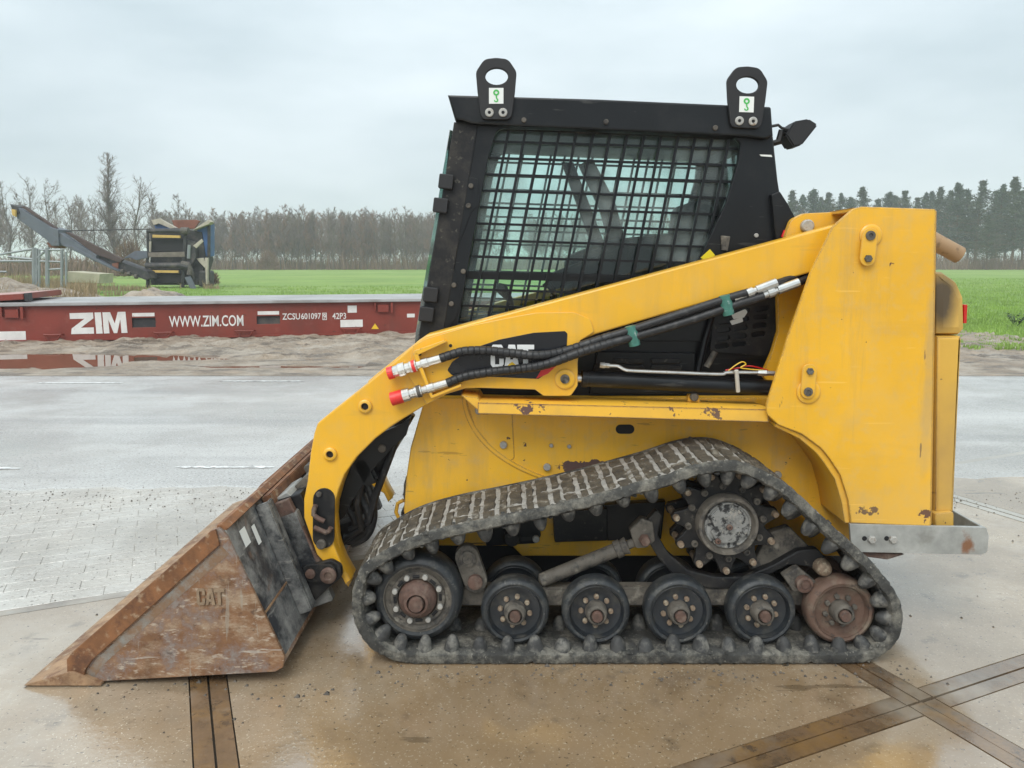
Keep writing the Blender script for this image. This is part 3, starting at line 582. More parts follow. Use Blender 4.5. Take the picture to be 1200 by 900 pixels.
# return flange at the back edge of the tower and the pressed band along it
plate('rear_flange', [(1089, 247), (1098, 247), (1092, 617), (1083, 617)], YT+.0145, YI+.02, tower_yellow, ld, bevel=.003)
inner = plate('inner_tower_plate', [(920, 276), (927, 257, 12), (942, 250, 8), (985, 248), (1088, 250), (1082, 615), (1000, 560), (893, 440), (905, 412, 6), (912, 388, 10), (911, 348, 8), (921, 330)], YI, YI+.03, tower_yellow, ld, bevel=.004)
bolt(945, 265, YI-.002, 7.5, ld, n=18)
plate('tower_top', [(1000, 243.5), (1096, 246.5), (1096, 251), (1000, 248)], YT+.0145, YI+.02, tower_yellow, ld, bevel=.002)
plate('wheel_arch', [(909, 496), (940, 509), (962, 525), (972, 537), (985, 557), (994, 586), (997, 613), (990, 613), (986, 588), (978, 561), (966, 543), (956, 530), (937, 514), (908, 500)], YT+.0145, YB, tower_yellow, ld, bevel=.001)
def pin_boss(u, v, lu, lv, r1, r2):
    disc('pin_boss', u, v, YT, [(r1, 0), (r1, -.006), (r1*.86, -.010), (r1*.7, -.010)], arm_yellow, ld)
    plate('pin_keeper', obround((u, v), (lu, lv), r2), YT-.020, YT-.0105, arm_yellow, ld, bevel=.002)
    disc('pivot_pin', u, v, YT-.0205, [(r2*.62, 0), (r2*.62, -.005), (r2*.3, -.006), (r2*.3, -.002)], dust_steel, ld, 20)
    bolt(lu, lv, YT-.0205, r2*.5, ld, rubber_belt, n=6)
pin_boss(1020, 276, 1017, 303, 13, 9); pin_boss(947, 459, 949, 435, 14, 8.5)

def spline(pts, k=10):
    out = []; n = len(pts)
    for i in range(n-1):
        p0, p1, p2, p3 = pts[max(i-1, 0)], pts[i], pts[i+1], pts[min(i+2, n-1)]
        for j in range(k):
            t = j/k; out.append(.5*((2*p1)+(-p0+p2)*t+(2*p0-5*p1+4*p2-p3)*t*t+(-p0+3*p1-3*p2+p3)*t**3))
    out.append(pts[-1]); return out
# ---- lift arm
arm_out = [(405, 686), (398, 672), (384, 664), (371, 650), (362, 624), (356, 607), (356, 585), (360, 565), (364, 530), (368, 508), (372, 496, 8), (384, 486, 4), (466, 421), (488, 401), (500, 393, 5), (560, 376.5), (700, 339), (975, 265), (1050, 246), (1055, 290), (950, 319.5), (800, 362), (699, 391.5), (680, 399), (677, 425), (677, 452, 4), (669, 464, 6), (637, 464, 4), (627, 456.5, 3), (560, 454.5), (546, 455), (523, 462), (495, 477), (473, 490.5), (457, 501), (440, 514), (418, 536), (404, 556), (397, 574), (391, 596), (389, 620), (392, 640), (401, 662), (411, 680)]
arm = plate('lift_arm', arm_out, YA, YA+.11, arm_yellow, ld, bevel=.006)
def twin(o, dy, mirror=True, mat=None):      # the same piece on the far side of the machine
    c = o.copy(); COL.objects.link(c); c.parent = o.parent; c.matrix_parent_inverse = o.matrix_parent_inverse.copy()
    if mirror: c.scale.y = -1; c.location.y = 2*YMID-o.location.y
    else: c.location.y += dy
    WLOC[c.name] = Vector(c.location); return c
# thickening plate round the decal
rein = [(484, 405.5), (500, 396.5, 4), (551, 381.5), (600, 371.5), (628, 366.5, 8), (672, 366, 8), (692, 374, 8), (696.5, 389, 3), (680, 399), (677, 425), (677, 452, 4), (669, 464, 6), (637, 464, 4), (627, 456.5, 3), (560, 454.5), (546, 455), (523, 462), (500, 474), (478, 440)]
plate('arm_plate', rein, YA-.008, YA+.001, arm_yellow, arm, bevel=.002)
dec = [(524, 434, 3), (530, 424, 4), (552, 409, 5), (585, 398, 8), (625, 390, 8), (662, 388, 2), (665, 391, 2), (664, 408), (640, 438), (631, 444), (560, 441), (530, 440, 5)]
decal = plate('arm_decal', dec, YA-.0105, YA-.0075, decal_black, arm, bevel=.0005)
plate('decal_stripe', [(664, 409), (664, 418), (642, 438), (628, 444), (634, 434), (652, 419)], YA-.0125, YA-.0095, red_decal, decal, bevel=.0003)
q = P(575, 431, YA-.012); q2 = P(626, 404, YA-.012)
CATL = [[[(0, .16), (.05, 0), (.25, 0), (.30, .16), (.30, .40), (.20, .40), (.20, .15), (.10, .15), (.10, .85), (.20, .85), (.20, .62), (.30, .62), (.30, .84), (.25, 1), (.05, 1), (0, .84)]], [[(.31, 0), (.41, 0), (.435, .2), (.48, .2), (.52, .2), (.545, 0), (.66, 0), (.56, 1), (.41, 1)], [(.448, .36), (.515, .36), (.482, .75)]], [[(.61, .80), (.61, 1), (1, 1), (1, .80), (.865, .80), (.865, 0), (.745, 0), (.745, .80)]]]
def cat_letters(name, x, z, w, h, y0, y1, mat, par):
    for L_ in CATL: mk(name, flat_mesh([[(x+a*w, z+b*h) for a, b in lp] for lp in L_], y0, y1, .0004), mat, par, sm=0)
cat_letters('decal_letter', q.x, q.z, q2.x-q.x, q2.z-q.z, YA-.0130, YA-.0100, decal_white, decal)
plate('decal_triangle', [(592, 430.5), (600, 424), (608, 430.5)], YA-.0148, YA-.0110, decal_yellow, decal, bevel=.0003)
plate('arm_rail', [(556, 377), (573, 371.5, 2), (590, 367), (592, 369), (575, 376, 2)], YA+.03, YA+.06, arm_yellow, arm, bevel=.002)
for (u, v) in ((428, 476), (387, 532)):
    disc('bushing', u, v, YA, [(8.2, .001), (8.2, -.008), (6.6, -.012), (4.4, -.012), (4.2, .002)], arm_yellow, arm, 28)
    disc('bushing_hole', u, v, YA, [(4.3, -.002), (4.3, .001)], black_deep, arm, 20)
disc('pivot_boss', 662, 444, YA-.008, [(12, 0), (12, -.006), (10, -.010), (8, -.010)], arm_yellow, arm)
disc('pivot_pin', 662, 444, YA-.0185, [(5.5, 0), (5.5, -.006), (3, -.007), (3, -.003)], dust_steel, arm, 20)
for q in ((528, 405), (492, 415)): disc('arm_hole', q[0], q[1], YA-.0085, [(2, 0), (2, -.0008)], black_deep, arm, 12)
# lower end: black lever plate, levers, foot and rear flange
lp = plate('lever_plate', obround((379.5, 585), (379, 630), 12.8, 10), YA-.006, YA+.001, black_dusty, arm, bevel=.002)
bolt(374, 579, YA-.007, 3.5, arm, dust_steel); bolt(377, 637, YA-.007, 6, arm, dust_steel, n=16)
for pts in (((370, 592), (368, 597), (367.5, 603), (372, 607), (380, 611)), ((368, 618), (375, 621), (382, 624), (386, 622), (388, 618))):
    mb = MB(); mb.tube([P(u, v, YA-.02) for u, v in pts], px(3.0, YA), 10); mb.build('latch_lever', rust_steel, arm)
fl = [(393, 596), (396, 630), (402, 655), (412, 681), (408, 688.5), (398, 672), (391, 640), (389, 615)]
plate('rear_flange', fl, YA+.05, YA+.10, arm_yellow, arm, bevel=.003)
armf = twin(arm, 0)
# cross tube and black tilt gear between the two arms
mb = MB(); mb.box((-.035, 0, -.06), (.035, .92, .06)); mb.build('cross_tube', black_paint, ld, loc=Vector((P(428, 552, .4).x, .385, P(428, 552, .4).z)), rot=(0, R(-24), 0), bevel=.012)
def blackcyl(u0, v0, u1, v1, Y, r, name='tilt_cylinder', mat=None):
    mb = MB(); a, b = P(u0, v0, Y), P(u1, v1, Y); d = (b-a)
    mb.tube([a, a+d*.58, a+d*.585, a+d*.62, a+d*.625, b], [r, r, r*1.15, r*1.15, r*.5, r*.5], 14); return mb.build(name, mat or black_paint, ld)
blackcyl(478, 482, 410, 600, .47, .035); blackcyl(478, 482, 410, 600, 1.05, .035)
plate('arm_guard', [(470, 497), (482, 488), (476, 510), (455, 530), (436, 552), (424, 572), (412, 588), (404, 606), (396, 612), (394, 596), (402, 560), (420, 530), (445, 508)], YA+.115, YA+.13, black_paint, ld, bevel=.003)
for pts_, r_h in (([(420, 566), (424, 585), (432, 604), (428, 622), (414, 632), (402, 630)], .017), ([(428, 562), (436, 585), (438, 608), (430, 628), (412, 638)], .015), ([(408, 596), (416, 612), (412, 628), (402, 636)], .014)):
    mb = MB(); mb.tube(spline([P(u, v, .46) for u, v in pts_], 6), r_h, 10); mb.build('loop_hose', hose_black, ld)
plate('coupler_pivot', [(396, 616, 3), (418, 608, 3), (426, 626, 4), (410, 640, 5), (398, 636, 3)], .5, .58, black_dusty, ld, bevel=.004)
bolt(448, 525, .39, 5, ld, dust_steel); plate('far_plate', [(405, 585, 3), (414, 580, 3), (420, 598, 3), (411, 603, 3)], .6, .64, galvanised, ld)
mb = MB(); mb.tube([P(472, 488, .42), P(450, 520, .41), P(425, 560, .40), (P(418, 590, .40)), P(424, 620, .42), P(405, 632, .44)], .014, 10); mb.build('tilt_hose', hose_black, ld)
mb = MB(); mb.tube([P(470, 500, .46), P(455, 540, .45), P(440, 580, .45), P(433, 610, .45), P(410, 622, .46)], .016, 10); mb.build('tilt_hose', hose_black, ld)
mb = MB(); mb.tube([P(473, 586, .5), P(466, 590, .5), P(464, 600, .5), P(468, 609, .5), P(475, 612, .5)], .008, 8); mb.build('tie_down_eye', body_yellow, ld)

# ---- auxiliary hoses along the arm
def hose(px_pts, r, wrap_to):
    pts = spline([P(u, v, y) for u, v, y in px_pts], 48); rr_ = []; acc = 0
    for i, p in enumerate(pts):
        if i: acc += (p-pts[i-1]).length
        k = (acc/.022) % 1; wrapped = p.x < P(wrap_to, 400, YA).x
        rr_.append(r*(1.10-.16*max(0, k-.8)/.2) if wrapped else r*(1+.01*math.sin(acc*300)))
    mb = MB(); mb.tube(pts, rr_, 12); return mb.build('hydraulic_hose', hose_black, ld, sm=50)
YH = YA-.035
hose([(516, 420, YH), (528, 416, YH), (545, 411.5, YH), (570, 411, YH), (600, 414, YH), (630, 416.5, YH-.01), (660, 412, YH), (700, 399, YH), (745, 385, YH), (800, 367, YH), (855, 349, YH), (880, 342, YH)], px(5.0, YH), 715)
hose([(524, 449, YH), (545, 441, YH), (575, 436, YH), (610, 432, YH), (640, 427, YH-.02), (680, 413, YH-.02), (720, 401, YH-.015), (760, 390, YH), (810, 375, YH), (860, 358, YH), (895, 347, YH)], px(5.0, YH), 715)
for (u, v) in ((741, 393), (851, 357)):
    a, b = P(u-2.5, v-11, YH), P(u+3, v+12, YH); d = (b-a)
    mb = MB(); mb.tube([a, a+d*.5, b], [.021, .024, .021], 12); mb.build('hose_tape', teal_tape, ld)
def fitting(p0, p1, secs, name, mat, n=10, parent=None):
    a, b = Vector(p0), Vector(p1); pts = []; rs_ = []; d = b-a
    for t, r in secs: pts.append(a+d*t); rs_.append(r)
    mb = MB(); mb.tube(pts, rs_, n); return mb.build(name, mat, parent or ld, sm=25)
for (a, b) in (((860, 350), (910, 331)), ((884, 350), (936, 331))):
    fitting(P(*a, YH), P(*b, YH), [(0, .013), (.3, .013), (.31, .018), (.45, .018), (.46, .012), (.52, .012), (.53, .017), (1, .017)], 'hose_fitting', chrome, 12)
fitting(P(930, 334, YH), P(955, 322, YH+.08), [(0, .014), (1, .014)], 'hydraulic_hose', hose_black)
fitting(P(905, 334, YH), P(945, 320, YH+.08), [(0, .014), (1, .014)], 'hydraulic_hose', hose_black)
for (a, b, c, d) in (((454, 438), (516, 420), (484, 430), 0), ((458, 468), (524, 449), (490, 458), 1)):
    A, B = P(*a, YH), P(*b, YH)
    fitting(A.lerp(B, .10), B, [(0, .020), (.12, .022), (.13, .025), (.26, .025), (.27, .019), (.36, .019), (.37, .022), (.5, .022), (.51, .015), (.6, .015), (.61, .018), (.74, .018), (.75, .016), (1, .0155)], 'quick_coupler', chrome, 12)
    if d: fitting(A, A.lerp(B, .22), [(0, .020), (.04, .026), (.9, .026), (1, .024)], 'dust_cap', red_cap, 16)
    else: fitting(A, A.lerp(B, .11), [(0, .016), (.1, .024), (1, .024)], 'dust_cap', red_cap, 16)
    fitting(A.lerp(B, .47), A.lerp(B, .53), [(0, .0235), (1, .0235)], 'coupler_ring', red_cap if not d else dust_steel, 16)
cb = plate('coupler_bracket', [(484, 415), (489, 413), (507, 463), (540, 450), (541, 453), (505, 467.5, 3)], YH-.008, YH+.008, arm_yellow, ld, bevel=.002)
plate('coupler_bracket', [(484, 415), (486, 411), (520, 399), (523, 401), (490, 416)], YH-.008, YA-.008, arm_yellow, ld, bevel=.002)
plate('coupler_bracket', [(505, 463), (540, 450), (541, 453), (506, 467)], YH+.009, YA-.008, arm_yellow, ld, bevel=.001)

# ---- lift cylinder
YL = .32
fitting(P(681, 443.5, YL), P(915, 455, YL), [(0, .026), (.005, .033), (.03, .033), (.031, .0305), (1, .0305)], 'lift_cylinder', black_paint, 24)
fitting(P(668, 443, YL), P(684, 443.7, YL), [(0, .016), (1, .016)], 'cylinder_rod', chrome, 16)
ln = spline([P(u, v, YL-.035) for u, v in ((706, 428), (714, 428.5), (724, 429), (732, 433), (742, 434.5), (790, 436.5), (843, 438.5), (852, 436.5), (880, 436.5), (908, 437))], 8)
mb = MB(); mb.tube(ln, px(2.1, YL), 10); mb.build('steel_line', chrome, ld)
fitting(P(703, 427.5, YL-.035), P(714, 428.5, YL-.035), [(0, .011), (.5, .013), (.55, .010), (1, .010)], 'line_nut', chrome, 6)
fitting(P(888, 437, YL-.035), P(908, 437.5, YL-.035), [(0, .011), (.5, .013), (.55, .010), (1, .010)], 'line_nut', chrome, 6)
mb = MB(); mb.tube([P(863, 434, YL-.055), P(864, 446, YL-.045), P(865, 459, YL-.035)], .008, 8); mb.build('cable_tie', cable_tie, ld)
fitting(P(699, 430, YL), P(708, 428, YL-.03), [(0, .013), (1, .013)], 'port_block', black_dusty, 8)
mb = MB(); mb.tube(spline([P(u, v, YL) for u, v in ((852, 436), (862, 428), (870, 424), (874, 427), (868, 431), (882, 433), (896, 434))], 6), .0025, 6); mb.build('wire_loop', decal_yellow, ld)
mb = MB(); mb.tube(spline([P(u, v, YL+.01) for u, v in ((850, 434), (866, 431), (880, 429), (900, 434))], 6), .003, 6); mb.build('wire_loop', lamp_red, ld)
bolt(813, 465, .33, 5, ld, dust_steel, n=14); plate('ledge_lug', [(806, 462, 3), (819, 462, 3), (821, 472), (806, 471)], .335, .36, ledge_yellow, ld)

# ---- cab
roofL = [(524.5, 111), (700, 116), (904, 125, 3), (906.5, 160, 2), (897, 163, 6), (875, 160), (700, 152), (590, 147), (553, 145, 4), (541, 141), (533, 140)]
win = [(583, 150, 12), (858, 157, 10), (868, 168, 6), (865, 190, 8), (851, 237), (800, 345), (790, 372), (536, 384), (547, 320), (573, 182, 4)]
cabo = [(556, 143), (700, 149), (905, 158), (908, 190), (914, 228), (919, 282), (919, 400), (506, 400), (513, 385)]
cab = plate('cab_frame', cabo, YC, YC+.03, black_paint, ld, holes=[win], bevel=.003)
cabf = twin(cab, 0)
roof = plate('cab_roof', roofL, YC-.035, 2*YMID-YC+.035, black_paint, ld, bevel=.008)
plate('roof_liner', [(545, 143), (890, 156), (890, 164), (545, 151)], YC+.03, 2*YMID-YC-.03, black_dusty, ld)
for (y0, y1) in ((YC+.031, YC+.10), (2*YMID-YC-.10, 2*YMID-YC-.031)):
    plate('rear_post', [(896, 160), (906, 160), (919, 282), (919, 400), (880, 400), (896, 290)], y0, y1, black_dusty, ld, bevel=.004, at=YC+.031)
plate('rear_wall', [(880, 300), (915, 300), (919, 400), (880, 400)], YC+.101, 2*YMID-YC-.101, black_dusty, ld, bevel=.004, at=YC+.031)
plate('rear_glass', [(897, 160), (899, 160), (906, 299), (904, 299)], YC+.101, 2*YMID-YC-.101, glass_cab, ld, bevel=.001, at=YC+.031)
# front: A-post edge, door with glass and hinges
plate('front_post', [(533, 146), (557, 147), (546, 190), (528, 285), (511, 400), (486, 402), (489, 385), (498, 345), (512, 265), (522, 205), (527, 165)], YC+.012, YC+.07, black_paint, ld, bevel=.004)
plate('front_door_frame', [(532, 143), (560, 145), (543, 250), (518, 400), (489, 402), (500, 340), (519, 225)], YC-.006, YC+.008, black_dusty, ld, bevel=.003)
for (y0) in (YC+.02,):
    plate('front_glass', [(527, 152), (530, 153), (492, 396), (486, 404), (487, 390)], y0-.012, 2*YMID-YC, glass_front, ld, bevel=.002)
for (u, v) in ((523, 212), (516.5, 240), (500, 368), (505, 345)):
    plate('hinge', [(u-8, v-9, 2), (u+9, v-7, 2), (u+7, v+10, 2), (u-10, v+8, 2)], YC-.03, YC+.011, plastic_black, ld, bevel=.004)
plate('hinge_strap', [(538, 207, 4), (560, 209, 4), (562, 240), (553, 247), (527, 312), (533, 318), (541, 350), (535, 372), (513, 400), (508, 400), (540, 246)], YC-.004, YC-.0005, black_paint, ld, bevel=.001)
for q in ((552, 218), (549, 241), (543, 318), (532, 334), (529, 356), (710, 143), (838, 150), (614, 141)): bolt(q[0], q[1], YC-.0045 if q[1] > 160 else YC-.036, 3.0, ld, dust_steel, n=12)
# window guard bars, each clipped to the opening
wpoly = fillet(win)
def clip(a, b):
    ts = []; a, b = Vector(a), Vector(b)
    for i in range(len(wpoly)):
        q = intersect_line_line_2d(a, b, Vector(wpoly[i-1]), Vector(wpoly[i]))
        if q: ts.append((q-a).length/(b-a).length)
    if len(ts) < 2: return None
    return a.lerp(b, min(ts)), a.lerp(b, max(ts))
def bar(a, b, y, w, parent, far=False):
    A, B = P(a.x, a.y, y), P(b.x, b.y, y); d = (B-A); e = d.normalized()*.014; A -= e; B += e
    mb = MB(); n = Vector((-d.z, 0, d.x)).normalized()*w/2; yy = Vector((0, .005, 0))
    vs = [A-n-yy, A+n-yy, B+n-yy, B-n-yy, A-n+yy, A+n+yy, B+n+yy, B-n+yy]
    mb.add(vs, [(0, 1, 2, 3), (7, 6, 5, 4), (0, 4, 5, 1), (1, 5, 6, 2), (2, 6, 7, 3), (3, 7, 4, 0)])
    o = mb.build('guard_bar', black_paint, cab, sm=0)
    c = o.copy(); COL.objects.link(c); c.parent = cabf; c.matrix_parent_inverse = Matrix.Identity(4); c.location = (0, 0, 0)
for k in range(-10, 15):
    u0 = 596.7+20.0*k
    s_ = clip((u0+.2*60, 90), (u0-.2*250, 400))
    if s_ and (s_[1]-s_[0]).length > 12: bar(s_[0], s_[1], YC+.038, .0105, cab)
for k in range(0, 12):
    v0 = 166+19.3*k
    s_ = clip((480, v0-.03*97), (920, v0+.03*343))
    if s_ and (s_[1]-s_[0]).length > 12: bar(s_[0], s_[1], YC+.049, .0095, cab)
s_ = clip((480, 320.5), (920, 331)); A, B = P(s_[0].x-4, s_[0].y, YC+.055), P(s_[1].x+4, s_[1].y, YC+.055)
mb = MB(); mb.box((0, -.006, -.016), ((B-A).length, .006, .016)); rail = mb.build('window_rail', black_paint, cab, loc=A, rot=(0, -math.atan2(B.z-A.z, B.x-A.x), 0)); 
me = flat_mesh([[(P(u, v, YC+.062).x, P(u, v, YC+.062).z) for u, v in fillet([(575, 146), (872, 154), (872, 190), (800, 385), (528, 390)])]], YC+.062, YC+.067, .001)
pane = mk('side_glass', me, glass_cab, cab)
c = pane.copy(); COL.objects.link(c); c.parent = cabf; c.matrix_parent_inverse = Matrix.Identity(4)
# things seen through the glass
mb = MB(); a, b = P(686, 190, .75), P(725, 290, .75); mb.tube([a, a.lerp(b, .5)+Vector((.02, 0, 0)), b], [.034, .038, .036], 14); mb.build('lap_bar', seat_black, ld)
plate('far_post', [(658, 190), (672, 190), (722, 320), (706, 322)], 1.02, 1.05, black_dusty, ld, at=1.02)
plate('seat_back', [(806, 236, 16), (838, 232, 16), (850, 330), (806, 340), (796, 300, 20)], .66, 1.02, seat_black, ld, bevel=.04, at=.66)
plate('seat_cushion', [(668, 300, 16), (720, 280, 14), (832, 268, 10), (850, 330), (840, 400), (690, 400), (668, 360)], .64, 1.04, seat_black, ld, bevel=.04, at=.64)
mb = MB(); mb.tube([P(604, 385, .66), P(598, 352, .66), P(588, 338, .66), P(583, 336, .66)], [.014, .013, .026, .018], 12); mb.build('control_lever', seat_black, ld)
mb = MB(); mb.tube([P(656, 385, .98), P(648, 340, .98), P(640, 330, .98)], [.014, .013, .024], 12); mb.build('control_lever', seat_black, ld)
plate('dash_box', [(520, 386), (600, 378), (600, 402), (520, 402)], .62, 1.06, black_dusty, ld, at=.62)
plate('armrest', [(640, 322, 5), (700, 300, 5), (704, 318), (650, 340, 5)], .60, .66, seat_black, ld, bevel=.01, at=.60)
# lifting eyes with stickers
for k, (u, v, tl) in enumerate(((581.5, 112, 0.0), (875, 122, R(2.0)))):
    pts = [(-25, 10), (-23.5, -26, 14), (-8, -44, 14), (8, -44, 14), (23.5, -26, 14), (24, -10), (17.5, 27, 9), (-17.5, 27, 9)]
    pts = [(-17.5, 28, 8), (-22, -4, 6), (-24, -28, 12), (-14, -43, 12), (0, -44.5, 20), (14, -43, 12), (24, -28, 12), (22, -4, 6), (18, 28, 8)]
    rt = lambda q: (u+q[0]*math.cos(tl)-q[1]*math.sin(tl), v+q[0]*math.sin(tl)+q[1]*math.cos(tl)) + tuple(q[2:])
    YE = YC-.055
    ey = plate('lifting_eye', [rt(q) for q in pts], YE, YE+.018, plastic_black, ld, holes=[[rt(q) for q in circle_px(.5, -22.5, 13.3, 24, 9.7)]], bevel=.003)
    st = plate('sticker', [rt(q) for q in ((-8.5, -9), (8.5, -9), (8.5, 9.5), (-8.5, 9.5))], YE-.0015, YE+.001, white_sticker, ey, bevel=.0003)
    plate('hook_symbol', [rt(q) for q in circle_px(0, -3.6, 3.6, 16)], YE-.003, YE-.001, green_mark, st, holes=[[rt(q) for q in circle_px(0, -3.6, 1.7, 12)]], bevel=.0002)
    plate('hook_symbol', [rt(q) for q in ((-.7, -.2), (.8, -.2), (1.1, 2.6), (2.6, 4.6), (2.2, 6.8), (0, 7.8), (-2.4, 6.8), (-2.6, 5), (-1.4, 5.2), (-.9, 6.2), (.5, 6.3), (1.1, 5.2), (-.4, 3))], YE-.003, YE-.001, green_mark, st, bevel=.0002)
    for s in (-8, 8): 
        q = rt((s, 20)); mb = MB(); Yb = YE
        mb.lathe([(px(5.0, Yb), 0), (px(5.0, Yb), -.004), (px(4.2, Yb), -.006), (px(2.0, Yb), -.006), (px(1.8, Yb), -.002)], 18); mb.build('cap_screw', bolt_steel, ey, loc=P(q[0], q[1], Yb))
        mb = MB(); mb.lathe([(px(1.9, Yb), -.0025), (px(1.9, Yb), -.0035)], 6); mb.build('screw_socket', black_deep, ey, loc=P(q[0], q[1], Yb))
# rear work lamp
mb = MB(); YLp = YC+.08
f_ = [P(u, v, YLp) for u, v in ((921, 158), (931, 142), (948, 139), (959, 146), (940, 170), (930, 172))]
g_ = [p+Vector((0, .10, 0)) for p in f_]; n = 6
mb.add(f_+g_, [tuple(range(n)), tuple(range(2*n-1, n-1, -1))]+[(i, (i+1) % n, n+(i+1) % n, n+i) for i in range(n)]); mb.build('work_lamp', plastic_black, ld, bevel=.006)
mb = MB(); mb.tube([P(906, 168, YLp+.03), P(913, 166, YLp+.03), P(915, 155, YLp+.03), P(924, 158, YLp+.04)], [.012, .016, .014, .016], 8); mb.build('lamp_bracket', black_dusty, ld)
mb = MB(); mb.tube([P(904, 148, YLp+.02), P(912, 146.5, YLp+.02), P(916, 150, YLp+.02), P(924, 152, YLp+.02)], .006, 8); mb.build('lamp_cable', hose_black, ld)
plate('rear_post_guard', [(904, 228, 2), (914, 224, 2), (923, 238), (936, 262), (921, 276), (920, 292), (910, 292)], YC-.03, YC+.05, black_paint, ld, bevel=.004)
fitting(P(920, 270, YC-.04), P(917, 278, YC-.04), [(0, .006), (1, .006)], 'red_clip', lamp_red, 8)
plate('warning_sticker', [(832, 292), (838, 299), (828, 306), (821, 302)], YC-.0025, YC, warn_yellow, ld, bevel=.0003)
plate('latch', [(845, 276, 1), (856, 277, 1), (853, 294), (846, 293)], YC-.012, YC, dust_steel, ld, bevel=.002); bolt(886, 276, YC-.001, 2.6, ld, n=12)
plate('label_tag', [(890, 181), (904, 181.5), (905, 184), (892, 183)], YC-.0015, YC, white_sticker, ld, bevel=.0002)

# ---- rear: engine door, tail lamp, exhaust, galvanised guard
YR = .26
plate('rear_hood', [(1096, 318), (1108, 319), (1124, 330, 10), (1132, 348, 8), (1133, 386), (1127, 393), (1096, 393)], YR, 1.42, soot_yellow, ld, bevel=.03)
plate('rear_door', [(1098, 394), (1127.5, 394, 2), (1118, 601), (1096, 601)], YR, 1.42, door_yellow, ld, bevel=.012)
plate('rear_hinge', [(1096, 602, 2), (1118, 600, 3), (1118, 617), (1096, 617)], YR-.02, YR+.08, door_yellow, ld, bevel=.004)
plate('door_gap', [(1086, 320), (1097, 320), (1095, 616), (1083, 616)], YR+.03, 1.38, black_deep, ld)
plate('tail_lamp', [(1130, 357, 1), (1134, 357, 1), (1133, 379, 1), (1129.5, 379, 1)], YR+.02, YR+.10, lamp_red, ld, bevel=.002)
a, b = P(1075, 272, .62), P(1124, 299, .62); d = b-a
mb = MB(); r0 = .036
mb.tube([a, b, b-d*.002, a+d*.3], [r0, r0, r0*.86, r0*.86], 20, caps=False); mb.build('exhaust_pipe', exhaust_tan, ld)
gd = plate('rear_guard', [(996, 614), (1156, 618, 2), (1159, 628, 6), (1157, 648, 6), (1150, 650, 3), (998, 647)], YT-.004, YT+.010, galvanised, ld, bevel=.002)
A = P(1158, 620, YT); B = P(1158, 648, YT)
mb = MB(); mb.box((A.x-.012, YT+.0105, B.z), (A.x, 1.48, A.z)); mb.build('rear_guard_return', galvanised, ld, bevel=.002)
mb = MB(); mb.box((P(1100, 620, YT).x, YT+.0105, B.z), (A.x-.0125, 1.47, B.z+.006)); mb.build('rear_guard_floor', galvanised, ld)
plate('guard_bracket', [(1010, 646), (1060, 650), (1040, 656), (1010, 652)], YT+.012, YT+.08, rust_steel, ld)
for u in (1021, 1046): bolt(u, 632, YT-.005, 5, ld, n=6); 
for u in (1013, 1039): disc('guard_slot', u, 631, YT-.0045, [(3, 0), (3, -.0006)], black_deep, ld, 12)

# ---- rubber track: closed loop of the outer tread line on the near edge
loop_px = [(u, v+(5 if v < 700 and 440 < u < 1000 else 0)) for u, v in [(480, 779), (540, 779.5), (620, 779.5), (700, 779.5), (780, 779.5), (860, 779.5), (940, 779.5), (1000, 779), (1024, 775), (1044, 763), (1055, 748), (1060, 726), (1056, 704), (1041, 679), (1015, 650), (985, 619), (953, 589), (925, 564), (897, 547), (872, 537), (845, 535), (815, 540), (775, 553), (725, 567), (680, 579), (633, 590), (585, 600), (540, 609), (500, 619), (470, 630), (443, 645), (424, 663), (414, 685), (411, 708), (415, 732), (427, 754), (448, 770)]]
lp3 = [P(u, v, 0) for u, v in loop_px]
dense = []
for i in range(len(lp3)):
    p0, p1, p2, p3 = lp3[i-1], lp3[i], lp3[(i+1) % len(lp3)], lp3[(i+2) % len(lp3)]
    for j in range(12):
        t = j/12; dense.append(.5*((2*p1)+(-p0+p2)*t+(2*p0-5*p1+4*p2-p3)*t*t+(-p0+3*p1-3*p2+p3)*t**3))
seg = [(dense[(i+1) % len(dense)]-dense[i]).length for i in range(len(dense))]; TOT = sum(seg)
def on_loop(s):
    s %= TOT; i = 0
    while s > seg[i]: s -= seg[i]; i += 1
    a, b = dense[i], dense[(i+1) % len(dense)]; p = a.lerp(b, s/seg[i]); 
    c = dense[(i-6) % len(dense)]; d = dense[(i+7) % len(dense)]
    t = (d-c).normalized(); nrm = Vector((-t.z, 0, t.x))          # inward
    return p, t, nrm
NL = 46; PITCH_T = TOT/NL; WID = .385
NS = NL*8; TR = .016; THK = .028
V, F = [], []
rb = random.Random(8)
for i in range(NS):
    p, t, nrm = on_loop(TOT*i/NS); j1, j2 = rb.uniform(-.003, .003), rb.uniform(-.0015, .003)+(.006 if rb.random() < .04 else 0)
    prof = [(.002+j2, .006), (.003+j1, .020), (TR, .026), (TR, WID-.026), (.003, WID-.02), (.006, WID), (TR+THK-.006, WID), (TR+THK, WID-.012), (TR+THK, .19), (TR+THK+j1, .012), (TR+THK-.008+j1, .001), (.010+j2, 0)]
    for n_, y in prof: V.append(p+nrm*n_+Vector((0, y, 0)))
K = 12
for i in range(NS):
    i2 = (i+1) % NS
    for k in range(K): k2 = (k+1) % K; F.append((i*K+k, i*K+k2, i2*K+k2, i2*K+k))
mb = MB(); mb.add(V, F); track = mb.build('track', rubber_belt, ld, sm=50)
mb = MB(); V2 = []; F2 = []
for i in range(NS):          # dried mud lying in the grooves
    p, t, nrm = on_loop(TOT*i/NS)
    for y in (.022, .10, .19, .28, WID-.022): V2.append(p+nrm*(TR-.008+rb.uniform(-.003, .003))+Vector((0, y, 0)))
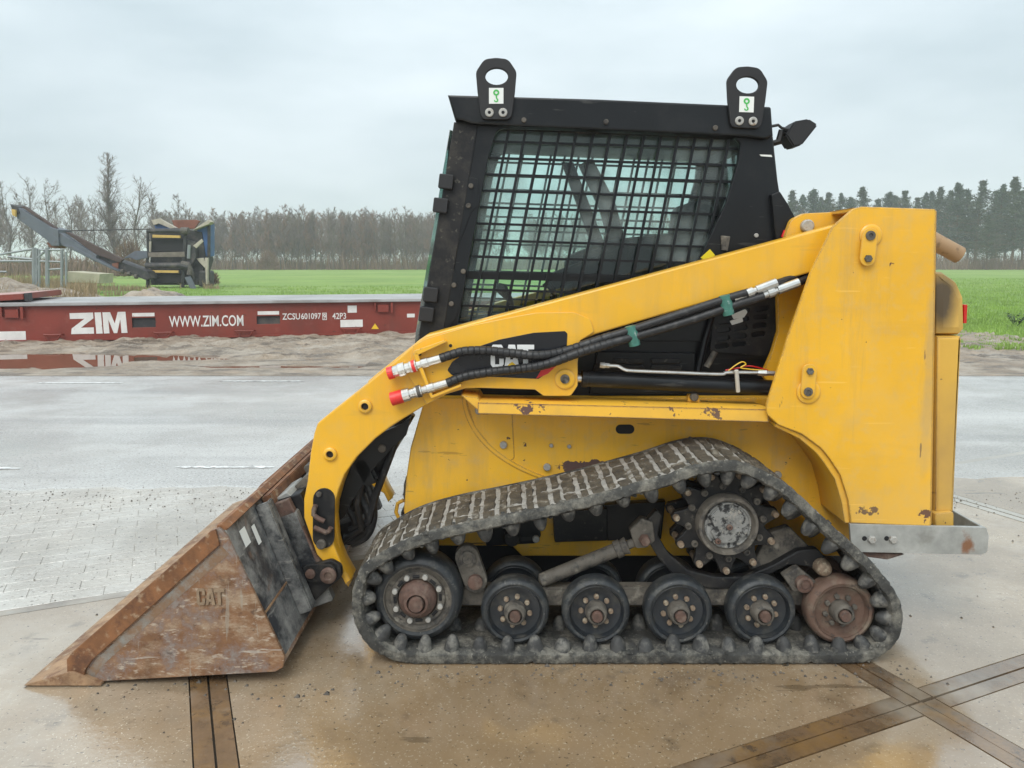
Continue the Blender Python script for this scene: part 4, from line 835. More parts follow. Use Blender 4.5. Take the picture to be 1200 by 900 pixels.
for i in range(NS):
    i2 = (i+1) % NS
    for k in range(4): F2.append((i*5+k, i*5+k+1, i2*5+k+1, i2*5+k))
mb.add(V2, F2); mb.build('groove_mud', groove_mud, track, sm=60)
def tread_mesh(ln, seed):
    r_ = random.Random(seed); vs = []; fs = []; ny_ = 13; rows = []
    for k in range(ny_):
        y = .022+(WID-.044)*k/(ny_-1); hh = TR*(1.0 if k % 3 else .55)+r_.uniform(-.004, .002); off = .002*math.sin(k*1.57+.4)+r_.uniform(-.002, .002); e = .8 if k in (0, ny_-1) else 1
        rows.append([(-ln/2+off, y, -.004), (-ln/2*.86+off, y, hh*e), (ln/2*.86+off, y, hh*e), (ln/2+off, y, -.004)])
    for r in rows: vs += r
    for k in range(ny_-1):
        for j in range(3): fs.append((k*4+j, k*4+j+1, k*4+5+j, k*4+4+j))
    fs.append((0, 1, 2, 3)); fs.append(tuple((ny_-1)*4+j for j in (3, 2, 1, 0)))
    mb = MB(); mb.add([Vector(v) for v in vs], fs); me = mb.mesh(); setmat(me, mud_tread); return me
TM = [tread_mesh(.047, 1), tread_mesh(.027, 2), tread_mesh(.049, 3), tread_mesh(.029, 4)]
prof_l = [(.031, 0), (.0295, .010), (.026, .024), (.021, .036), (.015, .045), (.008, .050)]
mb = MB(); mb.lathe(prof_l, 9); lug_me = mb.mesh(); lug_me.transform(Matrix.Diagonal((1, 1, .95, 1))); setmat(lug_me, lug_rubber)
def frame(p, x, y, z): return Matrix(((x.x, y.x, z.x, p.x), (x.y, y.y, z.y, p.y), (x.z, y.z, z.z, p.z), (0, 0, 0, 1)))
def putm(name, me, parent, m, sm=40):
    o = mk(name, me, None, parent, sm=sm); o.matrix_parent_inverse = Matrix.Identity(4); o.matrix_local = (Matrix.Translation(WLOC[parent.name]).inverted() @ m); return o
for i in range(NL):
    for (f0, k) in ((.27, 0), (.75, 1)):
        p, t, nrm = on_loop(PITCH_T*(i+f0)); b = Vector((0, 1, 0)); out = -nrm
        putm('tread_bar', TM[k+2*(i % 2)], track, frame(p+nrm*TR, t, b, out) if t.cross(b).dot(out) > 0 else frame(p+nrm*TR, -t, b, out))
    p, t, nrm = on_loop(PITCH_T*(i+.5))
    for y in (.036, .195):
        q = p+nrm*(TR+THK-.002)+Vector((0, y, 0)); z = Vector((0, 1, 0)); x = nrm.cross(z)
        putm('drive_lug', lug_me, track, frame(q, x, nrm, z) @ Matrix.Rotation(rb.uniform(0, 3), 4, 'Y') @ Matrix.Rotation(rb.uniform(-.1, .1), 4, 'X') @ Matrix.Diagonal((rb.uniform(.9, 1.08), rb.uniform(.82, 1.1), rb.uniform(.9, 1.05), 1)))
cl_ = MB()
for i in range(420):          # crumbs and cakes of mud stuck to the belt
    p, t, nrm = on_loop(rb.uniform(0, TOT)); inside = rb.random() < .55; y = rb.choice((rb.uniform(.002, .05), rb.uniform(.01, WID-.01)))
    c_ = p+nrm*((TR+THK) if inside else TR*.35)+Vector((0, y, 0)); a_ = rb.uniform(.003, .009)*(1.8 if rb.random() < .1 else 1); u_ = nrm if inside else -nrm; b_ = Vector((0, 1, 0)); k_ = 6
    vs_ = [c_+(t*math.cos(j*1.047)+b_*math.sin(j*1.047))*a_*rb.uniform(.8, 1.6) for j in range(k_)]+[c_+(t*math.cos(j*1.047+.3)+b_*math.sin(j*1.047+.3))*a_*rb.uniform(.4, .8)+u_*a_*rb.uniform(.4, .8) for j in range(k_)]
    cl_.add(vs_, [(j, (j+1) % k_, k_+(j+1) % k_, k_+j) for j in range(k_)]+[tuple(range(k_, 2*k_))])
structure(cl_.build('mud_crumbs', rubber_belt, track, sm=30), 'stuff')
# far track: the belt alone shows under the machine
far = track.copy(); COL.objects.link(far); far.location.y += 2*YMID-WID; WLOC[far.name] = Vector(far.location)

# ---- wheels
def wheel_at(u, v, Y, rpx, kind, ypos):
    """near face of the tyre at depth Y; ypos shifts the whole wheel back (inner row)"""
    c = P(u, v, Y)+Vector((0, ypos, 0)); return c
def lathe_me(key, prof, mat, n=40):
    if key not in BOLT: mb = MB(); mb.lathe(prof, n, cap0=False, cap1=False); me = mb.mesh(); setmat(me, mat); BOLT[key] = me
    return BOLT[key]
def road_wheel(c, rusty=False, detail=True):
    rm = .124
    tyre = [(.098, .012), (.100, .003), (.108, .0), (.117, .004), (.1225, .014), (rm, .03), (rm, .055), (.1225, .066), (.113, .074), (.097, .07)]
    rim = [(.100, .006), (.097, .004), (.095, .008), (.090, .022), (.066, .028), (.040, .024), (.036, .022)]
    hub = [(.040, .026), (.038, -.006), (.036, -.020), (.031, -.026), (.026, -.026), (.0245, -.012), (.018, -.012)]
    axle = [(.0195, .02), (.0195, -.034), (.0175, -.038), (.0, -.038)]
    w = mk('road_wheel', lathe_me(('ty', rusty), tyre, rusty_wheel if rusty else wheel_rubber), None, ld, c, sm=40)
    mk('wheel_rim', lathe_me(('rim', rusty), rim, rusty_wheel if rusty else rim_black), None, w, c, sm=40)
    if not detail: 
        mk('wheel_back', lathe_me('wb', [(.098, .04), (0.0, .04)], rim_black), None, w, c); return w
    mk('wheel_hub', lathe_me(('hub', rusty), hub, dust_steel), None, w, c, sm=40)
    mk('axle_end', lathe_me('axle', axle, rust_steel, 24), None, w, c, sm=40)
    kb = ('wb', rusty)
    if kb not in BOLT: BOLT[kb] = bolt_mesh(.0098, .012, bolt_rust if not rusty else dust_steel, 8)
    a0 = rb.uniform(0, 6)
    for k in range(8):
        a = a0+k*math.pi/4; mk('wheel_bolt', BOLT[kb], None, w, c+Vector((.054*math.cos(a), .024, .054*math.sin(a))), (0, rb.uniform(0, 3), 0), sm=30)
    return w
YW = .05
wc = [P(u, v, YW) for u, v in ((603.5, 716), (699, 716), (796, 716), (894, 716))]; zc = px(1, 0)*0+.0
for c in wc:
    c.z = .016+.028+.124
    road_wheel(c); road_wheel(c+Vector((0, .175, 0)), detail=False)
c = P(987, 714, YW); c.z = .170; road_wheel(c, True); road_wheel(c+Vector((0, .175, 0)), True, False)
# front idler
c = P(489, 703, YW); ri = .162
idl = mk('front_idler', lathe_me('idt', [(.122, .010), (.124, .002), (.134, -.002), (.146, .002), (.155, .014), (ri, .035), (ri, .09), (.155, .115), (.14, .125), (.12, .12)], wheel_rubber, 48), None, ld, c, sm=40)
mk('idler_rim', lathe_me('idr', [(.124, .004), (.120, .004), (.118, .016), (.100, .022), (.098, .012), (.074, .012), (.072, .03), (.06, .03)], dust_steel, 48), None, idl, c, sm=30)
mk('idler_hub', lathe_me('idh', [(.070, .03), (.068, .006), (.066, -.004), (.058, -.012), (.046, -.022), (.043, -.034), (.034, -.036), (.031, -.012), (.02, -.012)], rust_steel, 40), None, idl, c, sm=40)
mk('axle_end', lathe_me('axle2', [(.0265, .02), (.0265, -.046), (.024, -.050), (0, -.050)], rust_steel, 24), None, idl, c, sm=40)
BOLT['ib'] = bolt_mesh(.0105, .012, bolt_steel, 12); sl = MB().tube([(-.012, 0, 0), (.012, 0, 0)], .007, 8).mesh(); setmat(sl, black_deep)
for k in range(8):
    a = .45+k*math.pi/4; mk('wheel_bolt', BOLT['ib'], None, idl, c+Vector((.086*math.cos(a), .012, .086*math.sin(a))), sm=30)
    a += math.pi/8; mk('rim_slot', sl, None, idl, c+Vector((.082*math.cos(a), .0145, .082*math.sin(a))), (0, -a+math.pi/2, 0), sm=30)
mk('wheel_back', lathe_me('wb2', [(.122, .05), (0.0, .05)], rim_black), None, idl, c)
# frame rail, swing links, tensioner rod, torsion arm
YF = .135
mb = MB(); mb.box((P(520, 700, YF).x, YF, .155), (P(1010, 700, YF).x, YF+.06, .225)); mb.build('roller_frame', dust_steel, ld, bevel=.006)
mb = MB(); mb.box((P(440, 700, YF).x, YF+.005, .20), (P(545, 700, YF).x, YF+.055, .25)); mb.build('idler_arm', black_dusty, ld, bevel=.006)
plate('swing_link', obround((547, 653), (557, 681), 14, 10), .115, .15, dust_steel, ld, bevel=.004)
disc('link_pin', 548, 655, .113, [(10, 0), (10, -.006), (8, -.008), (6.5, -.008), (6, -.004)], dust_steel, ld, 24); disc('link_pin', 557, 681, .113, [(9, 0), (9, -.016), (7, -.018)], rust_steel, ld, 24)
a, b = P(632, 681, .15), P(752, 632, .15)
fitting(a, b, [(0, .012), (.02, .026), (.74, .026), (.745, .033), (.80, .033), (.805, .028), (.86, .033), (.865, .017), (1, .017)], 'tensioner_rod', dust_steel, 18)
plate('rod_clevis', [(738, 622, 3), (752, 608, 3), (765, 612, 3), (768, 634, 5), (758, 642, 4), (745, 643, 4)], .125, .17, dust_steel, ld, bevel=.004)
bolt(755, 632, .124, 7, ld, rust_steel, 9, n=6)
tb = plate('torsion_arm', [(760, 608, 3), (769, 598, 3), (776, 604, 3), (771, 628, 6), (783, 648, 8), (806, 668, 12), (838, 676, 10), (872, 676, 10), (906, 662, 8), (936, 645, 10), (958, 643, 8), (969, 655, 6), (962, 668, 6), (944, 664, 6), (925, 662, 8), (898, 676, 10), (868, 690, 10), (830, 690, 14), (795, 681, 12), (772, 655, 8), (758, 632, 6)], .13, .17, black_dusty, ld, bevel=.006)
plate('arm_gusset', [(900, 625, 8), (925, 617, 6), (948, 640, 6), (960, 652), (930, 650), (905, 660), (880, 668)], .16, .20, dust_steel, ld, bevel=.005)
disc('stop_bolt', 963, 664, .12, [(10, .03), (10, -.012), (8.5, -.03), (6, -.036)], bolt_rust, ld, 16)
plate('stop_bracket', [(918, 676, 2), (936, 665, 2), (958, 683, 2), (952, 692, 2), (930, 694, 3)], .10, .14, dust_steel, ld, bevel=.003)
disc('stop_pin', 941, 683, .098, [(10, .01), (10, -.02), (7, -.022), (6.5, -.018), (4, -.018), (4, -.024)], rust_steel, ld, 20)
CAPM = M('cap_alloy', (.23, .23, .22), .45, .3, vary=.3, vscale=30, spots=[dict(col=(.03, .03, .03), scale=28, lo=.50, hi=.57, detail=9, rough=.7), dict(col=(.33, .31, .27), scale=50, lo=.58, hi=.66)], bump=(70, .3, .005))
# drive sprocket with pins and bolt ring
cs = P(850, 612, .11); sp_l = []
nt_ = 11
for k in range(nt_*6):
    a = 2*math.pi*k/(nt_*6); ph = k % 6; r = (.197, .190, .158, .142, .158, .190)[ph]
    sp_l.append((cs.x+r*math.cos(a+.18), cs.z+r*math.sin(a+.18)))
spr = mk('drive_sprocket', flat_mesh([sp_l], .11, .14, .004), black_dusty, ld, sm=30)
spb = twin(spr, .10, mirror=False)
pin_me = MB().lathe([(.0125, .12), (.0125, -.012), (.0100, -.017), (.005, -.018)], 14).mesh(); setmat(pin_me, bolt_rust)
for k in range(nt_):
    a = .18+2*math.pi*k/nt_; mk('sprocket_pin', pin_me, None, spr, cs+Vector((.181*math.cos(a), 0, .181*math.sin(a))), sm=35)
hex_me = MB().lathe([(.0125, .002), (.0125, -.008), (.0105, -.012), (.0068, -.012), (.0062, -.006)], 14).mesh(); setmat(hex_me, dust_steel)
for k in range(12):
    a = .1+2*math.pi*k/12; mk('cap_screw', hex_me, None, spr, cs+Vector((.136*math.cos(a), -.0, .136*math.sin(a))), sm=30)
mk('motor_ring', lathe_me('ring', [(.112, .01), (.110, -.035), (.106, -.046), (.096, -.046), (.090, -.030), (.086, -.030)], dust_steel, 48), None, spr, cs, sm=30)
mk('motor_cap', lathe_me('mcap', [(.096, -.026), (.086, -.028), (.083, -.036), (.079, -.036), (.077, -.030), (0, -.030)], CAPM, 48), None, spr, cs, sm=30)
ccx = P(850, 612, .08); f2 = lambda l: [(cs.x+x, cs.z+z) for x, z in l]
mk('cap_casting', flat_mesh([f2([(-.066, .03), (-.04, .058), (-.01, .066), (.0, .05), (.03, .068), (.06, .03), (.068, .0), (.05, -.01), (.062, -.035), (.03, -.062), (-.03, -.065), (-.045, -.05), (-.062, -.02), (-.05, .0)])], .072, .081, .002), CAPM, spr)
mk('name_plate', flat_mesh([f2([(-.004, .032), (.022, .062), (.062, .03), (.036, .0)])], .069, .0725, .001), CAPM, spr)
for (x, z) in ((.004, -.004), (-.036, -.056)):
    mk('plug_screw', lathe_me('plug', [(.0105, 0), (.0105, -.008), (.008, -.010), (.004, -.010), (.0035, -.006)], rust_steel, 14), None, spr, Vector((cs.x+x, .0715, cs.z+z)), sm=30)
disc('motor_housing', 850, 612, .15, [(34, 0), (34, .25)], black_deep, ld, 32)

# ---- bucket
YK = -.13; YK2 = 2*YMID+.13
tip, top, heel = P(30, 803, YK), P(253, 621, YK), P(332, 784, YK); tip.z = .004
def bp(u, v): q = P(u, v, YK); return (q.x, q.z)
sideL = [bp(84, 771), bp(88, 764), bp(248, 622), bp(256, 619), bp(265, 628), bp(333, 770), bp(331, 783), bp(322, 788), (bp(95, 800)[0], .006)]
bk = mk('bucket', flat_mesh([sideL], YK+.004, YK+.018, .002), bucket_rust, ld, label='rusty bucket side plate with raised lettering')
o2 = mk('bucket_side', flat_mesh([sideL], YK2-.018, YK2-.004, .002), bucket_rust, bk)
band = [bp(79, 772), bp(86, 763), bp(247, 622), bp(253, 619.5), bp(258, 638), bp(110, 772), bp(101, 784), (bp(99, 798)[0], .004), (bp(80, 798)[0], .004)]
mk('edge_bar', flat_mesh([band], YK-.006, YK+.0035, .003), bucket_edge, bk); mk('edge_bar', flat_mesh([band], YK2-.0035, YK2+.006, .003), bucket_edge, bk)
def slab3(name, prof, y0, y1, mat, bev=.003):
    return mk(name, flat_mesh([prof], y0, y1, bev), mat, bk)
x0, z0 = bp(330, 783); xt, zt = bp(262, 622); tx, tz = bp(30, 803)
slab3('cutting_edge', [(tx, .003), (tx+.02, .012), (bp(82, 771)[0]-.0, .052), (bp(88, 771)[0], .052), (bp(120, 795)[0], .012), (bp(120, 795)[0], .003)], YK-.012, YK2+.012, bucket_tan, .002)
slab3('bottom_plate', [(bp(121, 795)[0], .004), (x0, z0), (x0-.004, z0+.014), (bp(121, 795)[0], .016)], YK+.0185, YK2-.0185, bucket_rust)
slab3('back_plate', [(x0, z0), (xt, zt), (xt-.016, zt-.004), (x0-.016, z0+.01)], YK+.0185, YK2-.0185, bucket_black)
slab3('top_lip', [(xt-.03, zt+.012), (xt-.012, zt+.018), (xt+.008, zt+.002), (xt-.004, zt-.014), (xt-.03, zt-.002)], YK+.0185, YK2-.0185, bucket_edge, .004)
mk('worn_strip', flat_mesh([[bp(259, 640), bp(268, 650), bp(200, 708), bp(122, 778), bp(108, 797), bp(101, 797), bp(103, 786), bp(112, 773)]], YK+.0032, YK+.0045, .0002), M('worn_grey', (.24, .235, .215), .5, .2, vary=.3, vscale=14, spots=[dict(col=(.215, .115, .055), scale=9, lo=.40, hi=.56, amt=.85, detail=12, nrough=.75)], bump=(60, .3, .005)), bk)
# raised letters on the side
a, b = bp(231, 709), bp(263, 690)
cat_letters('side_letter', a[0], a[1], b[0]-a[0], b[1]-a[1], YK-.002, YK+.006, M('letter_steel', (.235, .165, .105), .6, vary=.3, vscale=30), bk)
# things standing on the back: wear strips, coupler saddle plates, top hook, white label
dback = (Vector((xt, 0, zt))-Vector((x0, 0, z0))); nb = Vector((dback.z, 0, -dback.x)).normalized()
if nb.x < 0: nb = -nb
def onback(s, y, out): q = Vector((x0, 0, z0))+dback*s+nb*out; return Vector((q.x, y, q.z))
def backbox(name, s0, s1, y0, y1, o0, o1, mat, bev=.004):
    vs = [onback(s, y, o) for s in (s0, s1) for y in (y0, y1) for o in (o0, o1)]
    mb = MB(); mb.add(vs, [(0, 1, 3, 2), (4, 6, 7, 5), (0, 4, 5, 1), (2, 3, 7, 6), (0, 2, 6, 4), (1, 5, 7, 3)]); return mb.build(name, mat, bk, bevel=bev)
backbox('back_rib', .10, .97, .16, .185, .001, .05, bucket_black); backbox('back_rib', .10, .97, .1855, .225, .038, .05, bucket_black)
backbox('back_rib', .10, .97, 1.455, 1.48, .001, .05, bucket_black)
backbox('top_rail', .90, .99, .24, 1.44, .001, .035, bucket_edge); backbox('coupler_lip', .82, .885, .30, 1.38, .001, .06, rust_steel)
backbox('top_hook', .86, .98, .62, .70, .062, .13, dust_steel); backbox('top_hook', .86, .98, 1.0, 1.08, .062, .13, dust_steel)
backbox('coupler_frame', .05, .80, .26, .31, .001, .10, bucket_black); backbox('coupler_frame', .05, .80, 1.37, 1.42, .001, .10, bucket_black)
backbox('coupler_cross', .18, .60, .311, 1.369, .02, .05, black_dusty)
backbox('back_seam', .36, .375, YK+.02, .158, .001, .006, bucket_tan, .001)
backbox('label_remnant', .80, .92, -.03, .02, .0005, .002, white_sticker, 0); backbox('label_remnant', .74, .88, .07, .10, .0005, .002, white_sticker, 0)
q0 = P(376, 672, YA-.03)
plate('coupler_link', [(352, 665), (366, 662), (388, 656, 8), (400, 663, 8), (401, 676, 8), (384, 690, 6), (370, 704), (350, 690)], YA-.032, YA-.008, black_dusty, ld, bevel=.004)
plate('link_strap', obround((364, 672), (384, 672), 10.5, 10), YA-.046, YA-.0325, black_dusty, ld, bevel=.003)
disc('link_pin', 364, 672, YA-.0465, [(6, 0), (6, -.008), (4.5, -.010)], rust_steel, ld, 18); disc('link_pin', 385, 674, YA-.0465, [(10, 0), (10, -.008), (8, -.012), (5, -.012), (4, -.008)], rust_steel, ld, 24)
plate('coupler_side', [(318, 592), (338, 585), (352, 612), (368, 646), (376, 660), (370, 668), (354, 662), (340, 640)], YA-.01, YA+.02, rust_steel, ld, bevel=.004)
plate('coupler_wedge', [(325, 586), (352, 578), (362, 600), (365, 640), (345, 620)], YA+.025, YA+.2, black_dusty, ld, bevel=.006)
plate('coupler_sheet', [(316, 588), (336, 577), (358, 594), (340, 590)], YA+.03, YA+.24, galvanised, ld, bevel=.002)
plate('coupler_panel', [(345, 570), (366, 550), (372, 600), (360, 600)], YA+.115, YA+.60, dust_steel, ld, bevel=.004)

# ================================================================== red flat rack container base
cA, cB = G(0, 405), G(487, 394); ex = (cB-cA).normalized(); ey = Vector((-ex.y, ex.x, 0))
CL, CW, CH = 12.19, 2.44, .66
c0 = cA-ex*.75                                        # left near corner
fr = empty('flat_rack_container', c0+ex*CL/2+ey*CW/2, 'long red flat rack container base with white ZIM lettering lying on the mud', 'container')
CM = Matrix.Translation(c0+Vector((0, 0, .055))) @ frame(Vector((0, 0, 0)), ex, ey, Vector((0, 0, 1)))
def cbuild(mb_or_me, name, mat, parent=None, sm=30, bevel=0, label=None):
    me = mb_or_me.mesh() if isinstance(mb_or_me, MB) else mb_or_me
    me.transform(CM)
    if bevel:
        bm = bmesh.new(); bm.from_mesh(me); bmesh.ops.bevel(bm, geom=[e for e in bm.edges if len(e.link_faces) == 2 and e.calc_face_angle(0) > .6], offset=bevel, segments=2, affect='EDGES', clamp_overlap=True); bm.to_mesh(me); bm.free()
    return mk(name, me, mat, parent or fr, sm=sm, label=label)
def on_front(u, v):      # photo pixel to (along, height) on the near side beam
    d = ray(u, v); n = ey; o_ = Vector((0, -DIST, CAMH)); t = (c0-o_).dot(n)/d.dot(n); q = CM.inverted() @ (o_+d*t); return q.x, q.z
pk = []
for (u0, v0, u1, v1) in ((155, 372, 182, 384), (301, 370, 328, 380)):
    a = on_front(u0, v1); b = on_front(u1, v0); pk.append([(a[0], a[1]), (b[0], a[1]), (b[0], b[1]), (a[0], b[1])])
beam = [(0, 0), (CL, 0), (CL, CH-.05), (0, CH-.05)]
sb = cbuild(flat_mesh([beam]+pk, 0, .03, .004), 'side_beam', cont_red)
cbuild(MB().box((0, -.05, 0), (CL, -.0005, .035)), 'bottom_flange', cont_red, sb, bevel=.004)
cbuild(MB().box((0, CW-.03, 0), (CL, CW, CH-.05)), 'side_beam', cont_red)
cbuild(MB().box((.03, .031, .05), (CL-.03, .30, CH-.06)).box((.03, .31, .1), (CL-.03, CW-.04, CH-.06)), 'inner_frame', crusher_black)
cbuild(MB().box((0, -.08, CH-.048), (CL, .10, CH+.004)), 'deck_edge', cont_deck, bevel=.008)
for i in range(9):
    y0 = .105+i*.258; cbuild(MB().box((.02, y0, CH-.05), (CL-.02, y0+.250, CH-.004+.003*(i % 2))), 'deck_plank', cont_deck)
for q in pk: cbuild(MB().box((q[0][0], .0005, q[2][1]), (q[1][0], -.012, q[2][1]+.02)), 'pocket_lip', cont_red, sb)
for (u0, v0, u1, v1) in ((155, 366.5, 181, 371), (302, 364.5, 327, 369), (-8, 388, 30, 399), (399, 374.5, 425, 383.5), (407.5, 358, 418, 366.5), (477, 367.5, 486, 372)):
    a = on_front(u0, v1); b = on_front(u1, v0); cbuild(MB().box((a[0], -.004, a[1]), (b[0], -.001, b[1])), 'white_panel', cont_white, sb, sm=0)
def poly_front(name, pts, mat): 
    cbuild(flat_mesh([[on_front(u, v) for u, v in pts]], -.005, -.001, .0005), name, mat, sb, sm=0)
poly_front('letter_z', [(81.5, 367), (109, 366.2), (109.5, 373), (95, 384), (110, 383.6), (110.3, 391), (83.5, 391.6), (84, 385), (99, 373.5), (82, 373.8)], cont_white)
poly_front('letter_i', [(110.8, 366.2), (118.3, 366), (120.5, 390.8), (113, 391)], cont_white)
poly_front('letter_m', [(120, 366), (129, 365.8), (134.5, 379), (138, 365.5), (147, 365.3), (149.5, 390), (142.5, 390.2), (141, 374), (137.5, 390.3), (133.5, 390.4), (127, 374.5), (128.5, 390.6), (121.8, 390.8)], cont_white)
def ctext(body, u0, v0, u1, v1, bold=0.0, name='lettering'):
    a = on_front(u0, v1); b = on_front(u1, v0)
    cbuild(text_mesh(body, b[1]-a[1], -.005, .003, a[0], a[1], width=b[0]-a[0], bold=bold), name, cont_white, sb, sm=0)
ctext('WWW.ZIM.COM', 198.5, 369, 285, 383.5, .012); ctext('ZCSU', 331, 367, 351.5, 374.7, .012); ctext('601097', 353, 366.7, 376, 374.2, .012); ctext('42P3', 389.5, 366.5, 405.5, 374, .012)
a = on_front(378, 375); b = on_front(382.8, 366.5); t_ = .012
cbuild(flat_mesh([[(a[0], a[1]), (b[0], a[1]), (b[0], b[1]), (a[0], b[1])], [(a[0]+t_, a[1]+t_), (b[0]-t_, a[1]+t_), (b[0]-t_, b[1]-t_), (a[0]+t_, b[1]-t_)]], -.005, -.001, .0003), 'check_digit_box', cont_white, sb, sm=0)
ctext('9', 379, 367.8, 381.8, 373.8, .012)
for (u, v) in ((5, 395), (12, 395), (20, 395)): ctext('I', u, v-3, u+1.5, v+3, 0)
poly_front('warning_triangle', [(439.5, 379), (444, 385.5), (435, 385.5)], decal_yellow)
for u in (63, 192, 287, 411):
    a = on_front(u-11, 401)[0]; b = on_front(u+12, 401)[0]; m_ = (a+b)/2
    z1 = .12
    mb = MB(); mb.tube([(a, -.005, z1), (a+.02, -.075, z1), (b-.02, -.075, z1), (b, -.005, z1)], .012, 6); mb.tube([(a+.02, -.075, z1), (a+.09, -.06, .02)], .012, 6); mb.tube([(b-.02, -.075, z1), (b-.09, -.06, .02)], .012, 6)
    cbuild(mb, 'lashing_hook', cont_red)
    cbuild(MB().box((m_-.08, -.03, .01), (m_+.08, -.002, .10)), 'hook_block', cont_red)
for u in (15, 449):
    a = on_front(u, 370); cbuild(MB().box((a[0]-.16, -.07, CH-.22), (a[0]-.14, -.001, CH-.06)).box((a[0]+.14, -.07, CH-.26), (a[0]+.18, -.001, CH-.06)).box((a[0]-.1, -.05, CH-.24), (a[0]+.1, -.001, CH-.1)), 'bracket', cont_red)
# folded end wall lying tilted on the deck at the left end
a = on_front(-30, 350)[0]
mb = MB(); m = Matrix.Translation((a, .35, CH+.012)) @ Matrix.Rotation(R(-3.2), 4, 'Y'); mb.box((-.6, 0, 0), (.62, 2.0, .10), m); ew = cbuild(mb, 'folded_end_wall', cont_red, bevel=.01)
cbuild(MB().box((-.6, .03, .1005), (.58, 1.96, .108), m), 'end_wall_sheet', M('pink_sheet', (.42, .24, .21), .5, vary=.2), ew)
cbuild(MB().box((.625, .02, -.03), (.70, .18, .11), m), 'hinge_block', crusher_black, ew)

# ================================================================== screening machine with its conveyor
YS = 38.0
cr_loc = G(215, 337.5)
cm = empty('screening_machine', P(212, 337.5, YS)*1.0, 'blue and black mobile screening machine with a long grey conveyor by the field', 'screener')
cm.location.z = 0; WLOC[cm.name] = Vector(cm.location)
def cp(name, pts, y0, y1, mat, holes=(), bev=.02, par=None): return plate(name, pts, YS+y0, YS+y1, mat, par or cm, holes=holes, bevel=bev, at=YS+y0)
def ct(name, pts, r, mat, y=0, n=10, par=None):
    mb = MB(); mb.tube([P(u, v, YS+y) for u, v in pts], r, n); return mb.build(name, mat, par or cm)
W1 = .045
cp('main_frame', [(176, 268), (214, 268), (236, 272), (241, 305), (232, 334), (176, 334)], .5, 1.6, crusher_black)
cp('screen_mouth', [(178, 280), (214, 280), (215, 295), (177, 295)], .25, .5, black_deep)
ct('head_roller', [(173, 270.5), (212.5, 270.5)], 2.9*W1, crusher_black); ct('roller_drive', [(212.5, 270.5), (221, 270.5)], 4.2*W1, dust_steel)
cp('yellow_bar', [(178.5, 275), (211, 276), (211, 279), (178.5, 278.5)], -.05, .1, crusher_yellow)
cp('wooden_plank', [(173.5, 296), (216, 295), (216.5, 301), (174, 301.5)], .0, .12, M('old_plank', (.16, .135, .11), .8, vary=.3))
ct('lower_roller', [(171, 311), (212.5, 311)], 3.4*W1, crusher_black); ct('roller_drive', [(212.5, 311), (222, 313)], 5*W1, crusher_black)
cp('yellow_bar', [(172, 316.5), (209, 317), (209, 320), (172, 319.5)], -.05, .1, crusher_yellow)
cp('lower_box', [(176, 321), (214, 321), (212, 331), (182, 332)], .2, 1.6, black_deep)
for pts, w in (([(173, 269), (174, 296), (172, 311)], .07), ([(217, 274), (216, 300), (214, 340)], .09), ([(222, 287), (221, 303)], .09), ([(173.5, 320), (173.5, 338)], .1), ([(226, 318), (227, 336)], .07)):
    ct('strut', pts, w, fence_galv if pts[0][0] == 222 else crusher_black, .1, 6)
cp('cylinder_cover', [(174.5, 283), (177, 283), (176.5, 295), (174.5, 295)], .05, .15, crusher_tan)
cp('hopper_wing', [(177, 258), (187, 256), (207, 267), (200, 268), (186, 262), (180, 264)], .4, .6, crusher_tan); cp('hopper_side', [(180, 261), (192, 263), (198, 268), (182, 268)], .62, .9, crusher_blue)
cp('hopper_back', [(201, 258), (229, 257.5), (234, 259), (228, 268), (205, 268)], 2.4, 2.55, crusher_rust)
cp('hopper_wing', [(244, 257.5), (247, 260), (245, 262.5), (231, 268), (225, 270)], .2, .7, crusher_tan)
cp('blue_panel', [(231, 268), (244, 262), (244, 300), (233, 302), (229, 290)], .6, 1.5, crusher_blue); ct('corner_post', [(245, 262), (244.5, 332)], .08, crusher_black, .55, 6)
cp('engine_parts', [(214, 279), (228, 284), (230, 300), (224, 312), (216, 312)], .15, .6, crusher_black); cp('chute_panel', [(226, 288), (236, 280), (238, 283), (230, 291)], .0, .1, crusher_tan)
cp('mud_flap', [(230, 303), (238, 302), (243, 313), (240, 314), (234, 308)], .3, .42, crusher_tan); cp('white_leg', [(240, 302), (243.5, 302), (243, 333), (241, 333)], .3, .5, crusher_tan)
cp('crawler_track', [(232, 317, 4), (241, 317, 4), (241, 336, 3), (232, 336, 3)], .35, 1.6, crusher_black, bev=.08)
cp('tail_chute', [(216, 325), (222, 324), (229, 339), (224, 341)], -.9, -.7, crusher_grey)
ct('elbow_pipe', [(213, 309), (220, 310), (223, 316), (222, 322)], .16, dust_steel, -.05, 8)
# conveyor to the left
cp('conveyor_upper', [(17, 246), (22, 243.5), (67, 270), (70, 288), (64, 288), (20, 256)], -1.2, -.8, crusher_grey)
cp('conveyor_head', [(11.5, 239), (20, 242), (23, 250), (16, 251)], -1.25, -.15, crusher_black); cp('head_motor', [(13, 245), (18, 246), (18, 254), (14, 252)], -1.4, -1.26, crusher_yellow)
cp('conveyor_belt', [(24, 242), (28, 241.5), (66, 267), (66, 270)], -1.15, -.95, belt_brown, bev=.01)
cp('conveyor_knuckle', [(58, 266), (68, 269), (69, 288), (60, 288), (54, 280)], -1.3, -.1, crusher_grey)
cp('conveyor_lower', [(69, 272), (113, 299), (112, 307), (70, 285)], -1.2, -.8, crusher_grey); cp('conveyor_rail', [(70, 286), (130, 315), (138, 318), (137, 316), (88, 290)], -1.25, -.1, crusher_grey)
cp('conveyor_belt', [(76, 272), (80, 272), (144, 304), (140, 308), (112, 298)], -1.1, -.9, belt_brown, bev=.01)
